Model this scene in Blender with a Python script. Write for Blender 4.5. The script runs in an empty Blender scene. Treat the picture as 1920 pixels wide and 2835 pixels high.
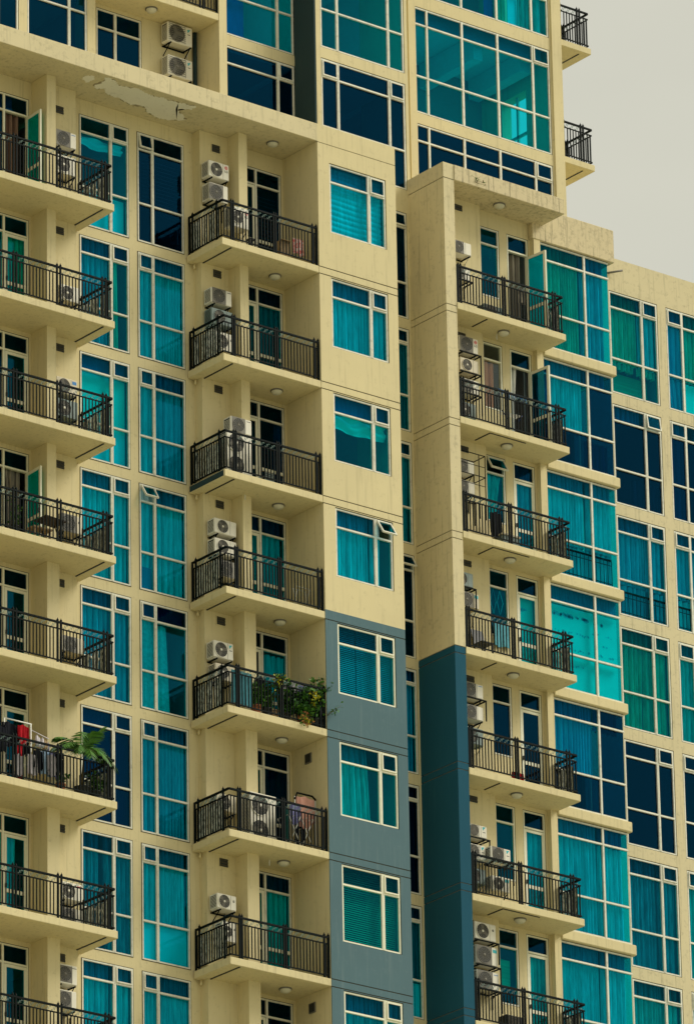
import bpy, math, random
from mathutils import Vector, Matrix
PI = math.pi
sc = bpy.context.scene
col = sc.collection
Z0 = 69.25                                   # street level lies this far below the zero level used for the storeys
rnd = random.Random(7)

# ------------------------------------------------------------------ materials
def nodes(name):
    m = bpy.data.materials.new(name); m.use_nodes = True
    nt = m.node_tree; nt.nodes.clear()
    out = nt.nodes.new('ShaderNodeOutputMaterial')
    return m, nt, out
def mixrgb(nt, fac, a, b, typ='MIX'):
    n = nt.nodes.new('ShaderNodeMix'); n.data_type = 'RGBA'; n.blend_type = typ
    for s, v in ((n.inputs[0], fac), (n.inputs[6], a), (n.inputs[7], b)):
        if hasattr(v, 'links') or hasattr(v, 'is_linked'): nt.links.new(v, s)
        elif isinstance(v, (int, float)): s.default_value = v
        else: s.default_value = (*v, 1) if len(v) == 3 else v
    return n.outputs[2]
def noise(nt, vec, scale, detail=4, rough=.6):
    n = nt.nodes.new('ShaderNodeTexNoise'); n.inputs['Scale'].default_value = scale
    n.inputs['Detail'].default_value = detail; n.inputs['Roughness'].default_value = rough
    nt.links.new(vec, n.inputs['Vector']); return n.outputs['Fac']
def mapping(nt, scale, loc=(0, 0, 0)):
    t = nt.nodes.new('ShaderNodeTexCoord'); mp = nt.nodes.new('ShaderNodeMapping')
    mp.inputs['Scale'].default_value = scale; mp.inputs['Location'].default_value = loc
    nt.links.new(t.outputs['Object'], mp.inputs['Vector']); return mp.outputs['Vector']
def ramp(nt, fac, a, b, c0=(0, 0, 0, 1), c1=(1, 1, 1, 1)):
    r = nt.nodes.new('ShaderNodeValToRGB'); e = r.color_ramp.elements
    e[0].position = a; e[1].position = b; e[0].color = c0; e[1].color = c1
    nt.links.new(fac, r.inputs['Fac']); return r.outputs['Color']
def principled(nt, out, rough=.7, spec=.3, metal=0):
    p = nt.nodes.new('ShaderNodeBsdfPrincipled'); p.inputs['Roughness'].default_value = rough
    p.inputs['Specular IOR Level'].default_value = spec; p.inputs['Metallic'].default_value = metal
    nt.links.new(p.outputs['BSDF'], out.inputs['Surface']); return p
def bump(nt, p, height, strength, dist):
    b = nt.nodes.new('ShaderNodeBump'); b.inputs['Strength'].default_value = strength
    b.inputs['Distance'].default_value = dist
    nt.links.new(height, b.inputs['Height']); nt.links.new(b.outputs['Normal'], p.inputs['Normal'])
def paint(name, base, var, dirt=(.12, .10, .06), dirt_amt=.25, streak=.25, rough=.85, dlo=.56):
    """painted render: soft blotches, vertical rain streaks and grime specks with a shape of their own"""
    m, nt, out = nodes(name); p = principled(nt, out, rough, .15)
    v = mapping(nt, (1, 1, 1)); vs = mapping(nt, (7, 7, .35)); vb = mapping(nt, (.35, .35, .5), (3, 1, 7))
    c = mixrgb(nt, noise(nt, v, 1.3, 6), base, var)
    c = mixrgb(nt, ramp(nt, noise(nt, vb, 1.0, 3), .35, .75), c, tuple(x * .86 for x in base))
    st = ramp(nt, noise(nt, vs, 1.6, 5, .65), .54, .80)
    mm = nt.nodes.new('ShaderNodeMath'); mm.operation = 'MULTIPLY'; mm.inputs[1].default_value = streak
    nt.links.new(st, mm.inputs[0]); c = mixrgb(nt, mm.outputs[0], c, dirt)
    d = ramp(nt, noise(nt, v, 6.5, 8, .72), dlo, .78)
    mm2 = nt.nodes.new('ShaderNodeMath'); mm2.operation = 'MULTIPLY'; mm2.inputs[1].default_value = dirt_amt
    nt.links.new(d, mm2.inputs[0]); c = mixrgb(nt, mm2.outputs[0], c, dirt)
    nt.links.new(c, p.inputs['Base Color']); bump(nt, p, noise(nt, v, 45, 3), .25, .01)
    return m
def plain(name, colr, rough=.5, spec=.3, metal=0, var=.12, scale=9, stretch=(1, 1, 1)):
    m, nt, out = nodes(name); p = principled(nt, out, rough, spec, metal)
    v = mapping(nt, stretch)
    c = mixrgb(nt, noise(nt, v, scale, 5), tuple(x * (1 - var) for x in colr), tuple(min(1, x * (1 + var)) for x in colr))
    nt.links.new(c, p.inputs['Base Color']); return m
def glass(name, tint, refl, fac):
    """coated window glass: tinted see-through plus a weak bluish mirror"""
    m, nt, out = nodes(name)
    t = nt.nodes.new('ShaderNodeBsdfTransparent'); t.inputs['Color'].default_value = (*[x ** .5 for x in tint], 1)
    g = nt.nodes.new('ShaderNodeBsdfGlossy'); g.inputs['Roughness'].default_value = .03
    g.inputs['Color'].default_value = (*refl, 1)
    mx = nt.nodes.new('ShaderNodeMixShader')
    lw = nt.nodes.new('ShaderNodeLayerWeight'); lw.inputs['Blend'].default_value = .25
    mm = nt.nodes.new('ShaderNodeMath'); mm.operation = 'MULTIPLY_ADD'; mm.inputs[1].default_value = fac * 1.5; mm.inputs[2].default_value = fac
    nt.links.new(lw.outputs['Fresnel'], mm.inputs[0]); nt.links.new(mm.outputs[0], mx.inputs[0])
    nt.links.new(t.outputs[0], mx.inputs[1]); nt.links.new(g.outputs[0], mx.inputs[2]); nt.links.new(mx.outputs[0], out.inputs['Surface'])
    return m
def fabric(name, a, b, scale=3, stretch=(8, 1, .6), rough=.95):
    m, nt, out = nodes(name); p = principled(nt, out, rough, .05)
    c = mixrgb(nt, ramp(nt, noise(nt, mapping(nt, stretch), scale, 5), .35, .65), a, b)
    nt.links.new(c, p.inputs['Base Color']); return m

CREAM = paint('cream_paint', (.72, .628, .372), (.675, .582, .335), dirt_amt=.30, streak=.30)
STAINED = paint('stained_cream_paint', (.70, .615, .385), (.63, .55, .345), (.13, .12, .08), .48, .50, dlo=.53)
SLABM = paint('cream_slab_paint', (.72, .628, .37), (.675, .582, .335), (.18, .15, .09), .36, .40, dlo=.54)
ROOFST = paint('rain_streaked_paint', (.70, .60, .38), (.60, .52, .33), (.075, .07, .05), .62, .85, dlo=.50)
GREY = paint('grey_paint', (.100, .178, .206), (.084, .152, .178), (.26, .32, .32), .16, .26)
TEAL = paint('dark_teal_paint', (.012, .088, .142), (.007, .070, .114), (.04, .15, .19), .14, .22)
DARKP = paint('dark_grey_panel', (.030, .058, .062), (.025, .048, .052), (.1, .1, .1), .1, .1)
PATCH = paint('bare_plaster', (.92, .88, .74), (.80, .77, .63), (.2, .17, .1), .5, .1)
FRAME = paint('window_frame_paint', (.80, .79, .67), (.70, .69, .58), (.12, .11, .08), .55, .25, .5, dlo=.51)
DOORF = plain('door_frame_white', (.78, .77, .60), .4)
GT = glass('teal_glass', (.012, .76, .92), (.03, .42, .66), .045)
GB = glass('blue_glass', (.008, .40, .60), (.03, .34, .50), .035)
GN = glass('navy_glass', (.010, .17, .34), (.02, .26, .50), .055)
GC = glass('clear_glass', (.80, .86, .82), (.8, .9, .9), .03)
IRON = plain('black_iron', (.003, .0065, .0065), .6, .06, 0, .3)
SCROLL = plain('scroll_iron', (.20, .30, .28), .35, .5, .2, .7, 14)  # paler than the railing iron: whitish glints put into the base colour
SLATS = fabric('weathered_slats', (.012, .025, .025), (.74, .78, .70), 3.4, (11, 11, 3.0))
ACW = plain('ac_casing', (.74, .71, .60), .45, .3, 0, .06)
ACB = plain('ac_casing_beige', (.62, .56, .42), .5, .3, 0, .08)
ACG = plain('ac_casing_grey', (.20, .26, .25), .5, .3, 0, .1)
DARK = plain('dark_plastic', (.022, .025, .024), .5)
MIDG = plain('grey_plastic', (.16, .15, .12), .5)
RED = plain('red_badge', (.55, .02, .03), .4); BLUE = plain('blue_badge', (.03, .20, .50), .4); AQUA = plain('aqua_badge', (.03, .40, .45), .4)
EDGE = plain('paint_edge', (.34, .29, .18), .9, .1)
SEAL = plain('window_sealant', (.075, .068, .045), .8, .1)
DIFF = plain('lamp_dome', (.62, .60, .47), .35)
ROOM = plain('room_wall', (.30, .31, .30), .9, .1); ROOMW = plain('room_wall_white', (.72, .74, .72), .9, .1)
CUR = {
 'w': fabric('curtain_white', (.84, .84, .80), (.48, .52, .50)),
 't': fabric('curtain_teal', (.50, .68, .66), (.22, .38, .38)),  # stripes of the darker second tone paint fold shade into the cloth
 'g': fabric('curtain_green', (.46, .68, .36), (.22, .40, .20)),
 'b': fabric('curtain_blue', (.34, .46, .60), (.22, .34, .48)),
 'n': fabric('board_navy', (.05, .09, .30), (.04, .07, .24)),
 'd': fabric('curtain_dark', (.16, .20, .22), (.10, .14, .16)),
 'k': fabric('curtain_grey', (.34, .33, .27), (.22, .21, .17)),
 'o': fabric('curtain_orange', (.62, .27, .15), (.50, .20, .11)),
 'x': fabric('curtain_striped', (.45, .40, .30), (.05, .05, .06), 2.2, (14, 14, .02)),
 'r': fabric('curtain_brown', (.24, .15, .10), (.10, .06, .05), 2.2, (12, 12, .05)),
 'f': fabric('board_bright', (.88, .90, .86), (.80, .84, .80), 1.2, (1, 1, 1)),
 'm': fabric('board_mint', (.62, .92, .70), (.55, .84, .64), 1.2, (1, 1, 1)),
 'y': fabric('blind_green', (.22, .60, .28), (.16, .46, .22), 2, (.3, 1, 14)),
 'p': fabric('curtain_print', (.72, .78, .70), (.40, .55, .50), 3, (3, 1, 3)),
 'u': fabric('towel_purple', (.34, .20, .30), (.26, .15, .24)),
}

# ------------------------------------------------------------------ mesh helper
class MB:
    def __init__(s): s.v = []; s.f = []; s.m = []; s.sm = []
    def face(s, idx, m=0, smooth=False): s.f.append(idx); s.m.append(m); s.sm.append(smooth)
    def box(s, x0, x1, y0, y1, z0, z1, m=0):
        if x0 > x1: x0, x1 = x1, x0
        b = len(s.v)
        s.v += [(x, y, z) for z in (z0, z1) for y in (y0, y1) for x in (x0, x1)]
        for q in ((0, 2, 3, 1), (4, 5, 7, 6), (0, 1, 5, 4), (2, 6, 7, 3), (0, 4, 6, 2), (1, 3, 7, 5)): s.face([b + i for i in q], m)
    def obox(s, c, ax, ay, az, m=0):
        """box with centre c and half axis vectors"""
        b = len(s.v); c = Vector(c); ax, ay, az = Vector(ax), Vector(ay), Vector(az)
        for k in (-1, 1):
            for j in (-1, 1):
                for i in (-1, 1): s.v.append(tuple(c + ax * i + ay * j + az * k))
        for q in ((0, 2, 3, 1), (4, 5, 7, 6), (0, 1, 5, 4), (2, 6, 7, 3), (0, 4, 6, 2), (1, 3, 7, 5)): s.face([b + i for i in q], m)
    def chbox(s, x0, x1, y0, y1, z0, z1, c, m=0):
        """box with its vertical and front edges chamfered"""
        ring = [(x0 + c, y0), (x1 - c, y0), (x1, y0 + c), (x1, y1), (x0, y1), (x0, y0 + c)]
        b = len(s.v); n = 6
        for z, k in ((z0, c), (z0 + c, 0), (z1 - c, 0), (z1, c)):
            for (x, y) in ring:
                xx = min(max(x, x0 + k), x1 - k); yy = max(y, y0 + k)
                s.v.append((xx, yy, z))
        for l in range(3):
            for i in range(n):
                j = (i + 1) % n; s.face([b + l * n + i, b + l * n + j, b + (l + 1) * n + j, b + (l + 1) * n + i], m)
        s.face([b + i for i in range(n)][::-1], m); s.face([b + 3 * n + i for i in range(n)], m)
    def tube(s, pts, r, n=5, m=0, r1=None):
        P = [Vector(p) for p in pts]; b = len(s.v); L = len(P)
        for i, p in enumerate(P):
            d = (P[min(i + 1, L - 1)] - P[max(i - 1, 0)]).normalized()
            u = d.cross(Vector((0, 0, 1)));  u = d.cross(Vector((1, 0, 0))) if u.length < .05 else u
            u.normalize(); w = d.cross(u)
            rr = r if r1 is None else r + (r1 - r) * i / (L - 1)
            for k in range(n):
                a = 2 * PI * k / n; s.v.append(tuple(p + (u * math.cos(a) + w * math.sin(a)) * rr))
        for i in range(L - 1):
            for k in range(n):
                j = (k + 1) % n; s.face([b + i * n + k, b + i * n + j, b + (i + 1) * n + j, b + (i + 1) * n + k], m, True)
        s.face([b + k for k in range(n)][::-1], m); s.face([b + (L - 1) * n + k for k in range(n)], m)
    def lathe(s, c, prof, axis='z', n=20, m=0):
        """profile of (radius, height) turned about an axis through c; closed at both ends"""
        b = len(s.v)
        for (r, h) in prof:
            for k in range(n):
                a = 2 * PI * k / n; q = (r * math.cos(a), r * math.sin(a))
                s.v.append((c[0] + q[0], c[1] + q[1], c[2] + h) if axis == 'z' else (c[0] + q[0], c[1] + h, c[2] + q[1]))
        for l in range(len(prof) - 1):
            for k in range(n):
                j = (k + 1) % n; s.face([b + l * n + k, b + l * n + j, b + (l + 1) * n + j, b + (l + 1) * n + k], m, True)
        s.face([b + k for k in range(n)], m); s.face([b + (len(prof) - 1) * n + k for k in range(n)], m)
    def ring(s, c, r0, r1, y0, y1, n=24, m=0):
        """flat ring facing -y"""
        b = len(s.v)
        for (r, y) in ((r0, y0), (r1, y0), (r1, y1), (r0, y1)):
            for k in range(n):
                a = 2 * PI * k / n; s.v.append((c[0] + r * math.cos(a), y, c[1] + r * math.sin(a)))
        for l in range(4):
            for k in range(n):
                j = (k + 1) % n; l2 = (l + 1) % 4
                s.face([b + l * n + k, b + l * n + j, b + l2 * n + j, b + l2 * n + k], m)
    def sheet(s, grid, m=0, smooth=True):
        b = len(s.v); w = len(grid[0])
        for row in grid: s.v += row
        for i in range(len(grid) - 1):
            for j in range(w - 1): s.face([b + i * w + j, b + i * w + j + 1, b + (i + 1) * w + j + 1, b + (i + 1) * w + j], m, smooth)
    def build(s, name, mats, parent=None, root=None):
        me = bpy.data.meshes.new(name)
        root = root or parent
        o = Vector((0, 0, 0)) if root is None else root.location
        me.from_pydata([(v[0] - o.x, v[1] - o.y, v[2] + Z0 - o.z) for v in s.v], [], s.f)
        for mt in (mats if isinstance(mats, (list, tuple)) else [mats]): me.materials.append(mt)
        me.polygons.foreach_set('material_index', s.m); me.polygons.foreach_set('use_smooth', s.sm); me.update()
        ob = bpy.data.objects.new(name, me); col.objects.link(ob)
        if parent: ob.parent = parent
        return ob
def tag(o, label=None, cat=None, group=None, kind=None):
    for k, v in (('label', label), ('category', cat), ('group', group), ('kind', kind)):
        if v: o[k] = v
    return o
def thing(name, loc, label, cat, group=None):
    o = bpy.data.objects.new(name, None); o.empty_display_size = .2; col.objects.link(o)
    o.location = (loc[0], loc[1], loc[2] + Z0)
    return tag(o, label, cat, group)

# ------------------------------------------------------------------ levels (top of each balcony slab)
L = {-1: 3.25, 0: 0., 1: -3.105, 2: -6.16, 3: -9.21, 4: -12.265, 5: -15.405, 6: -18.6, 7: -21.75, 8: -24.9}
R = {-1: 3.34, 0: .115, 1: -3.005, 2: -6.10, 3: -9.187, 4: -12.357, 5: -15.615, 6: -18.86, 7: -22.1, 8: -25.3}
BOT = -25.5
U1, U2, U3, UTOP = 6.95, 10.4, 13.85, 15.2
XL, XR = -8.2, 18.45
bld = thing('apartment_building', (5, 3, -Z0), 'tall cream apartment block with teal glass, stacked iron-railed balconies and a grey band', 'apartment building')
def wall(name, y0, y1, x0, x1, z0, z1, holes, mat, mats=None):
    """a wall sheet facing -y made of the solid cells left between rectangular openings (a, b, c, d) = x0 x1 z0 z1"""
    xs = sorted({x0, x1, *[min(max(h[i], x0), x1) for h in holes for i in (0, 1)]})
    zs = sorted({z0, z1, *[min(max(h[i], z0), z1) for h in holes for i in (2, 3)]})
    nx, nz = len(xs) - 1, len(zs) - 1
    solid = [[not any(h[0] < (xs[i] + xs[i + 1]) / 2 < h[1] and h[2] < (zs[k] + zs[k + 1]) / 2 < h[3] for h in holes) for k in range(nz)] for i in range(nx)]
    S = lambda i, k: 0 <= i < nx and 0 <= k < nz and solid[i][k]
    mb = MB(); vid = {}
    def V(i, k, y):
        if (i, k, y) not in vid: vid[(i, k, y)] = len(mb.v); mb.v.append((xs[i], y, zs[k]))
        return vid[(i, k, y)]
    for i in range(nx):
        for k in range(nz):
            if not S(i, k): continue
            m = mats((zs[k] + zs[k + 1]) / 2) if mats else 0
            mb.face([V(i, k, y0), V(i + 1, k, y0), V(i + 1, k + 1, y0), V(i, k + 1, y0)], m)
            mb.face([V(i, k, y1), V(i, k + 1, y1), V(i + 1, k + 1, y1), V(i + 1, k, y1)], m)
            if not S(i - 1, k): mb.face([V(i, k, y0), V(i, k + 1, y0), V(i, k + 1, y1), V(i, k, y1)], m)
            if not S(i + 1, k): mb.face([V(i + 1, k, y0), V(i + 1, k, y1), V(i + 1, k + 1, y1), V(i + 1, k + 1, y0)], m)
            if not S(i, k - 1): mb.face([V(i, k, y0), V(i, k, y1), V(i + 1, k, y1), V(i + 1, k, y0)], m)
            if not S(i, k + 1): mb.face([V(i, k + 1, y0), V(i + 1, k + 1, y0), V(i + 1, k + 1, y1), V(i, k + 1, y1)], m)
    return mb.build(name, mat, bld)
def pbox(name, mat, *b):
    mb = MB()
    for q in b: mb.box(*q)
    return mb.build(name, mat, bld)

# ------------------------------------------------------------------ window dressing
def pleats(mb, xa, xb, za, zb, y, pitch=.10, amp=.035, seed=0, xa2=None, xb2=None, m=0, wave=0.):
    r = random.Random(seed); w = xb - xa
    n = max(10, int(w / .011)); ph = []; p = r.random() * 6
    for i in range(n + 1):
        ph.append(p); p += 2 * PI * (w / n) / (pitch * (1 + .35 * math.sin(i * .05 + r.random() * .4) + r.uniform(-.25, .25)))
    amps = [amp * (.65 + .5 * math.sin(i * .11 + seed) ** 2) for i in range(n + 1)]
    nz = 7; g = []
    for k in range(nz + 1):
        t = k / nz; z = zb + (za - zb) * t
        a = xa + ((xa2 if xa2 is not None else xa) - xa) * t ** .8; b = xb + ((xb2 if xb2 is not None else xb) - xb) * t ** .8
        row = []
        for i in range(n + 1):
            x = a + (b - a) * i / n
            q = ph[i] * .5 + .12 * math.sin(3 * t + i * .15)
            fold = (1 - abs(math.sin(q))) ** 1.4; slant = .5 + .5 * math.cos(q * 2 + 1.2)
            row.append((x + wave * math.sin(t * 5 + i * .2), y - amp + amps[i] * (.7 + .3 * t) * (2.6 * fold + .8 * slant + .3 * math.sin(3.1 * ph[i])), z))
        g.append(row)
    mb.sheet(g, m)
def venetian(mb, xa, xb, za, zb, y, pitch=.05):
    z = za + pitch / 2
    while z < zb:
        mb.obox(((xa + xb) / 2, y, z), ((xb - xa) / 2, 0, 0), (0, .012, .014), (0, -.0006, .0006)); z += pitch
def zebra(mb, xa, xb, za, zb, y, pitch=.12, amp=.03):
    n = int((zb - za) / .015); g = []
    for k in range(n + 1):
        z = zb + (za - zb) * k / n; o = amp * abs(math.sin(PI * (zb - z) / pitch))
        g.append([(xa + (xb - xa) * i / 6, y - o + .006 * math.sin(i * 1.7 + k * .13), z + .012 * math.sin(i * 1.1 + k * .02)) for i in range(7)])
    mb.sheet(g)
CUR['t2'] = fabric('curtain_pale_teal', (.72, .80, .78), (.40, .52, .52)); CUR['t5'] = fabric('curtain_cream', (.80, .74, .58), (.46, .42, .32)); CUR['t3'] = fabric('curtain_deep_teal', (.26, .42, .44), (.10, .20, .22)); CUR['t4'] = fabric('curtain_sea_blue', (.38, .58, .64), (.18, .34, .40))  # much darker second tones again put the shade of folds into the colour
SEED = [11]
VAR = random.Random(3)
def dress(win, x0, x1, z0, z1, y, spec):
    """hang what the photograph shows behind the glass; spans are fractions of the opening"""
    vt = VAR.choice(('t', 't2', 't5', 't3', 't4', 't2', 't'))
    extra = []; todo = list(spec)
    while todo or extra:
        sp = todo.pop(0) if todo else extra.pop(0)
        kind, ck, a, b = sp[0], sp[1], sp[2], sp[3]
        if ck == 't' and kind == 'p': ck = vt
        if kind == 'p' and b - a > .9 and not sp[6] and VAR.random() < .55:
            gap = VAR.uniform(.0, .07); mid = VAR.uniform(.35, .65); o2 = {'b2': mid - gap * VAR.uniform(.2, 2.2), 'amp': .06}
            extra.append(('p', ck, mid + gap / 2, b, sp[4], sp[5], {'a2': mid + gap * VAR.uniform(.2, 2.0), 'amp': .06})); b = mid - gap / 2; sp = (kind, ck, a, b, sp[4], sp[5], o2)
        c, d = (sp[4], sp[5]) if len(sp) > 5 else (0, 1)
        o = sp[6] if len(sp) > 6 else {}
        xa, xb, za, zb = x0 + (x1 - x0) * a, x0 + (x1 - x0) * b, z0 + (z1 - z0) * c, z0 + (z1 - z0) * d
        mb = MB(); SEED[0] += 1; yy = y + .15 + o.get('dy', 0)
        if kind == 'p':
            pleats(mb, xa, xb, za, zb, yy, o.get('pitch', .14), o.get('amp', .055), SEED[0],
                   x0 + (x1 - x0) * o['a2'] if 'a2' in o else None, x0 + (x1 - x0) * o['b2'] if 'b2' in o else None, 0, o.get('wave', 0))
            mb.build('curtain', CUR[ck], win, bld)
        elif kind == 'v': venetian(mb, xa, xb, za, zb, yy, o.get('pitch', .05)); mb.build('blind', CUR[ck], win, bld)
        elif kind == 'z': zebra(mb, xa, xb, za, zb, yy, o.get('pitch', .12)); mb.build('blind', CUR[ck], win, bld)
        elif kind == 'f': mb.box(xa, xb, yy, yy + .015, za, zb); mb.build('roller_blind', CUR[ck], win, bld)
        elif kind == 'h':   # a horizontally gathered valance
            g = []
            for k in range(13):
                t = k / 12
                g.append([(xa + (xb - xa) * i / 24, yy + .04 * math.sin(t * 9 + 1.5 * math.sin(i * .5)) , zb + (za - zb) * t - .05 * math.sin(PI * i / 24) * t) for i in range(25)])
            mb.sheet(g); mb.build('valance', CUR[ck], win, bld)
        elif kind == 'r':   # inner safety rail
            mb.box(xa, xb, yy - .12, yy - .09, zb - .05, zb); mb.box(xa, xb, yy - .115, yy - .1, za + .1, za + .125); mb.box(xa, xb, yy - .115, yy - .1, zb - .17, zb - .15)
            x = xa + .06
            while x < xb: mb.box(x, x + .018, yy - .114, yy - .1, za + .03, zb - .05); x += .13
            mb.build('safety_rail', IRON, win, bld)
        elif kind == 'art':  # pale zig-zag tape on the pane
            cx, cz = (xa + xb) / 2, (za + zb) / 2; w, h = (xb - xa) / 2, (zb - za) / 2
            for s in (-1, 1):
                q = [(cx + s * .02, y + .06, cz), (cx + s * w * .5, y + .06, cz + h), (cx + s * w, y + .06, cz), (cx + s * w * .5, y + .06, cz - h), (cx + s * .02, y + .06, cz)]
                mb.tube(q, .012, 4)
            mb.build('string_light', CUR['f'], win, bld)
        elif kind == 'dots':  # smudged stickers on a board
            r = random.Random(SEED[0])
            for i in range(int(sp[6].get('n', 60)) if len(sp) > 6 else 60):
                px = xa + (xb - xa) * r.random(); row = r.randrange(4); pz = zb - (zb - za) * (.12 + .2 * row + .025 * r.random())
                rr = r.uniform(.012, .03) if row else r.uniform(.03, .06)
                mb.lathe((px, yy - .004, pz), [(rr, 0), (rr * .8, -.003)], 'y', 7)
            mb.build('stickers', CUR['t'], win, bld)

def window(x0, x1, z0, z1, y, mull, rows, spec=(), gl=None, sash=None, frame=None, label=None, name='window', fw=.038, open_=None, right=True, left=True):
    """mull = list of (centre, width); rows = transom heights (ascending); gl(col, row) -> glass slot; sash = cells (col, row) that open, with angle"""
    mull = [(c, w * .8) for c, w in mull]; fr = frame or FRAME; mb = MB(); ya, yb = y - .012, y + .07; q = .016
    for s4 in ((x0, x0 + q, z0, z1), (x1 - q, x1, z0, z1), (x0 + q, x1 - q, z0, z0 + q), (x0 + q, x1 - q, z1 - q, z1)):
        if (s4[1] <= x0 + q and not left) or (s4[0] >= x1 - q and not right): continue
        mb.box(s4[0], s4[1], ya + .004, yb + .004, s4[2], s4[3], 1)
    X0, X1 = x0, x1; x0, x1, z0, z1 = x0 + (q if left else 0), x1 - (q if right else 0), z0 + q, z1 - q
    sash = sash or {}; gl = gl or (lambda c, r: 1 if r == len(rows) else 0)
    if left: mb.box(x0, x0 + fw, ya, yb, z0, z1)
    if right: mb.box(x1 - fw, x1, ya, yb, z0, z1)
    for (c, w) in mull:
        mb.box(c - w / 2, c + w / 2, ya - .004, yb - .003, z0 + .002, z1 - .002)
        if w > .065: mb.box(c - .006, c + .006, ya - .009, ya, z0 + .004, z1 - .004)
    e0, e1 = (x0 + fw if left else x0), (x1 - fw if right else x1)
    edges = [e0] + [q for (c, w) in mull for q in (c - w / 2, c + w / 2)] + [e1]
    cols = [(edges[2 * i], edges[2 * i + 1]) for i in range(len(mull) + 1)]
    zr = [z0] + list(rows) + [z1]
    for (a, b) in cols:
        mb.box(a, b, ya + .003, yb - .006, z0, z0 + .036); mb.box(a, b, ya + .003, yb - .006, z1 - .036, z1)
        for z in rows: mb.box(a, b, ya - .001, yb - .004, z - .024, z + .024); mb.box(a, b, ya - .016, ya - .001, z - .028, z - .018)
    win = mb.build(name, [fr, SEAL], bld)
    if label: win['label'] = label
    g = MB()
    for ci, (a, b) in enumerate(cols):
        for ri in range(len(zr) - 1):
            lo = zr[ri] + (.036 if ri == 0 else .024); hi = zr[ri + 1] - (.036 if ri == len(zr) - 2 else .024)
            if open_ and (ci, ri) in open_: continue
            if (ci, ri) in sash:
                ang = sash[(ci, ri)]
                s = MB(); rot = lambda p: (p[0], (y - .02) + (p[1] - (y - .02)) * math.cos(ang) - (hi - p[2]) * math.sin(ang), hi - (hi - p[2]) * math.cos(ang) - (p[1] - (y - .02)) * math.sin(ang))
                for q in ((a, a + .032, lo, hi), (b - .032, b, lo, hi), (a + .032, b - .032, lo, lo + .032), (a + .032, b - .032, hi - .032, hi)):
                    s.box(q[0], q[1], y - .035, y + .01, q[2], q[3], 0)
                s.box(a + .032, b - .032, y - .012, y - .006, lo + .032, hi - .032, 1)
                s.v = [rot(p) for p in s.v]
                s.build('sash', [fr, [GT, GB, GN, GC][gl(ci, ri)]], win, bld)
            else: g.box(a, b, y + .03, y + .036, lo, hi, gl(ci, ri))
    if g.v: g.build('glass', [GT, GB, GN, GC], win, bld)
    dress(win, e0, e1, z0, z1, y, spec)
    return win
def leaf(win, hx, y, w, z0, z1, ang, frame, midz, side=-1, slot=0, name='door_leaf', bright_sheet=False):
    """a framed glass door hung at hx; ang = how far it swings out; side = direction of the shut leaf from its hinge"""
    s = MB(); f = .07
    for q in ((0, f, z0, z1), (w - f, w, z0, z1), (f, w - f, z0, z0 + .10), (f, w - f, z1 - f, z1), (f, w - f, midz - .045, midz + .045)): s.box(q[0], q[1], -.02, .025, q[2], q[3], 0)
    s.box(f, w - f, 0, .006, z0 + .1, midz - .045, 1); s.box(f, w - f, 0, .006, midz + .045, z1 - f, 1)
    s.box(w - .055, w - .02, -.06, -.02, midz + .06, midz + .16, 2)
    if bright_sheet: s.box(f, w - f, .012, .016, midz + .045, z1 - f, 3); s.box(f, w - f, .012, .016, z0 + .1, midz - .045, 3)  # pale sheet added behind the panes to make the glass look bright
    ca, sa = math.cos(ang), math.sin(ang)
    s.v = [(hx + side * (p[0] * ca) + p[1] * sa * -side, y - p[0] * sa + p[1] * ca, p[2]) for p in s.v]
    return s.build(name, [frame, [GT, GB, GN, GC][slot], DARK, CUR['f']], win, bld)

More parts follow.
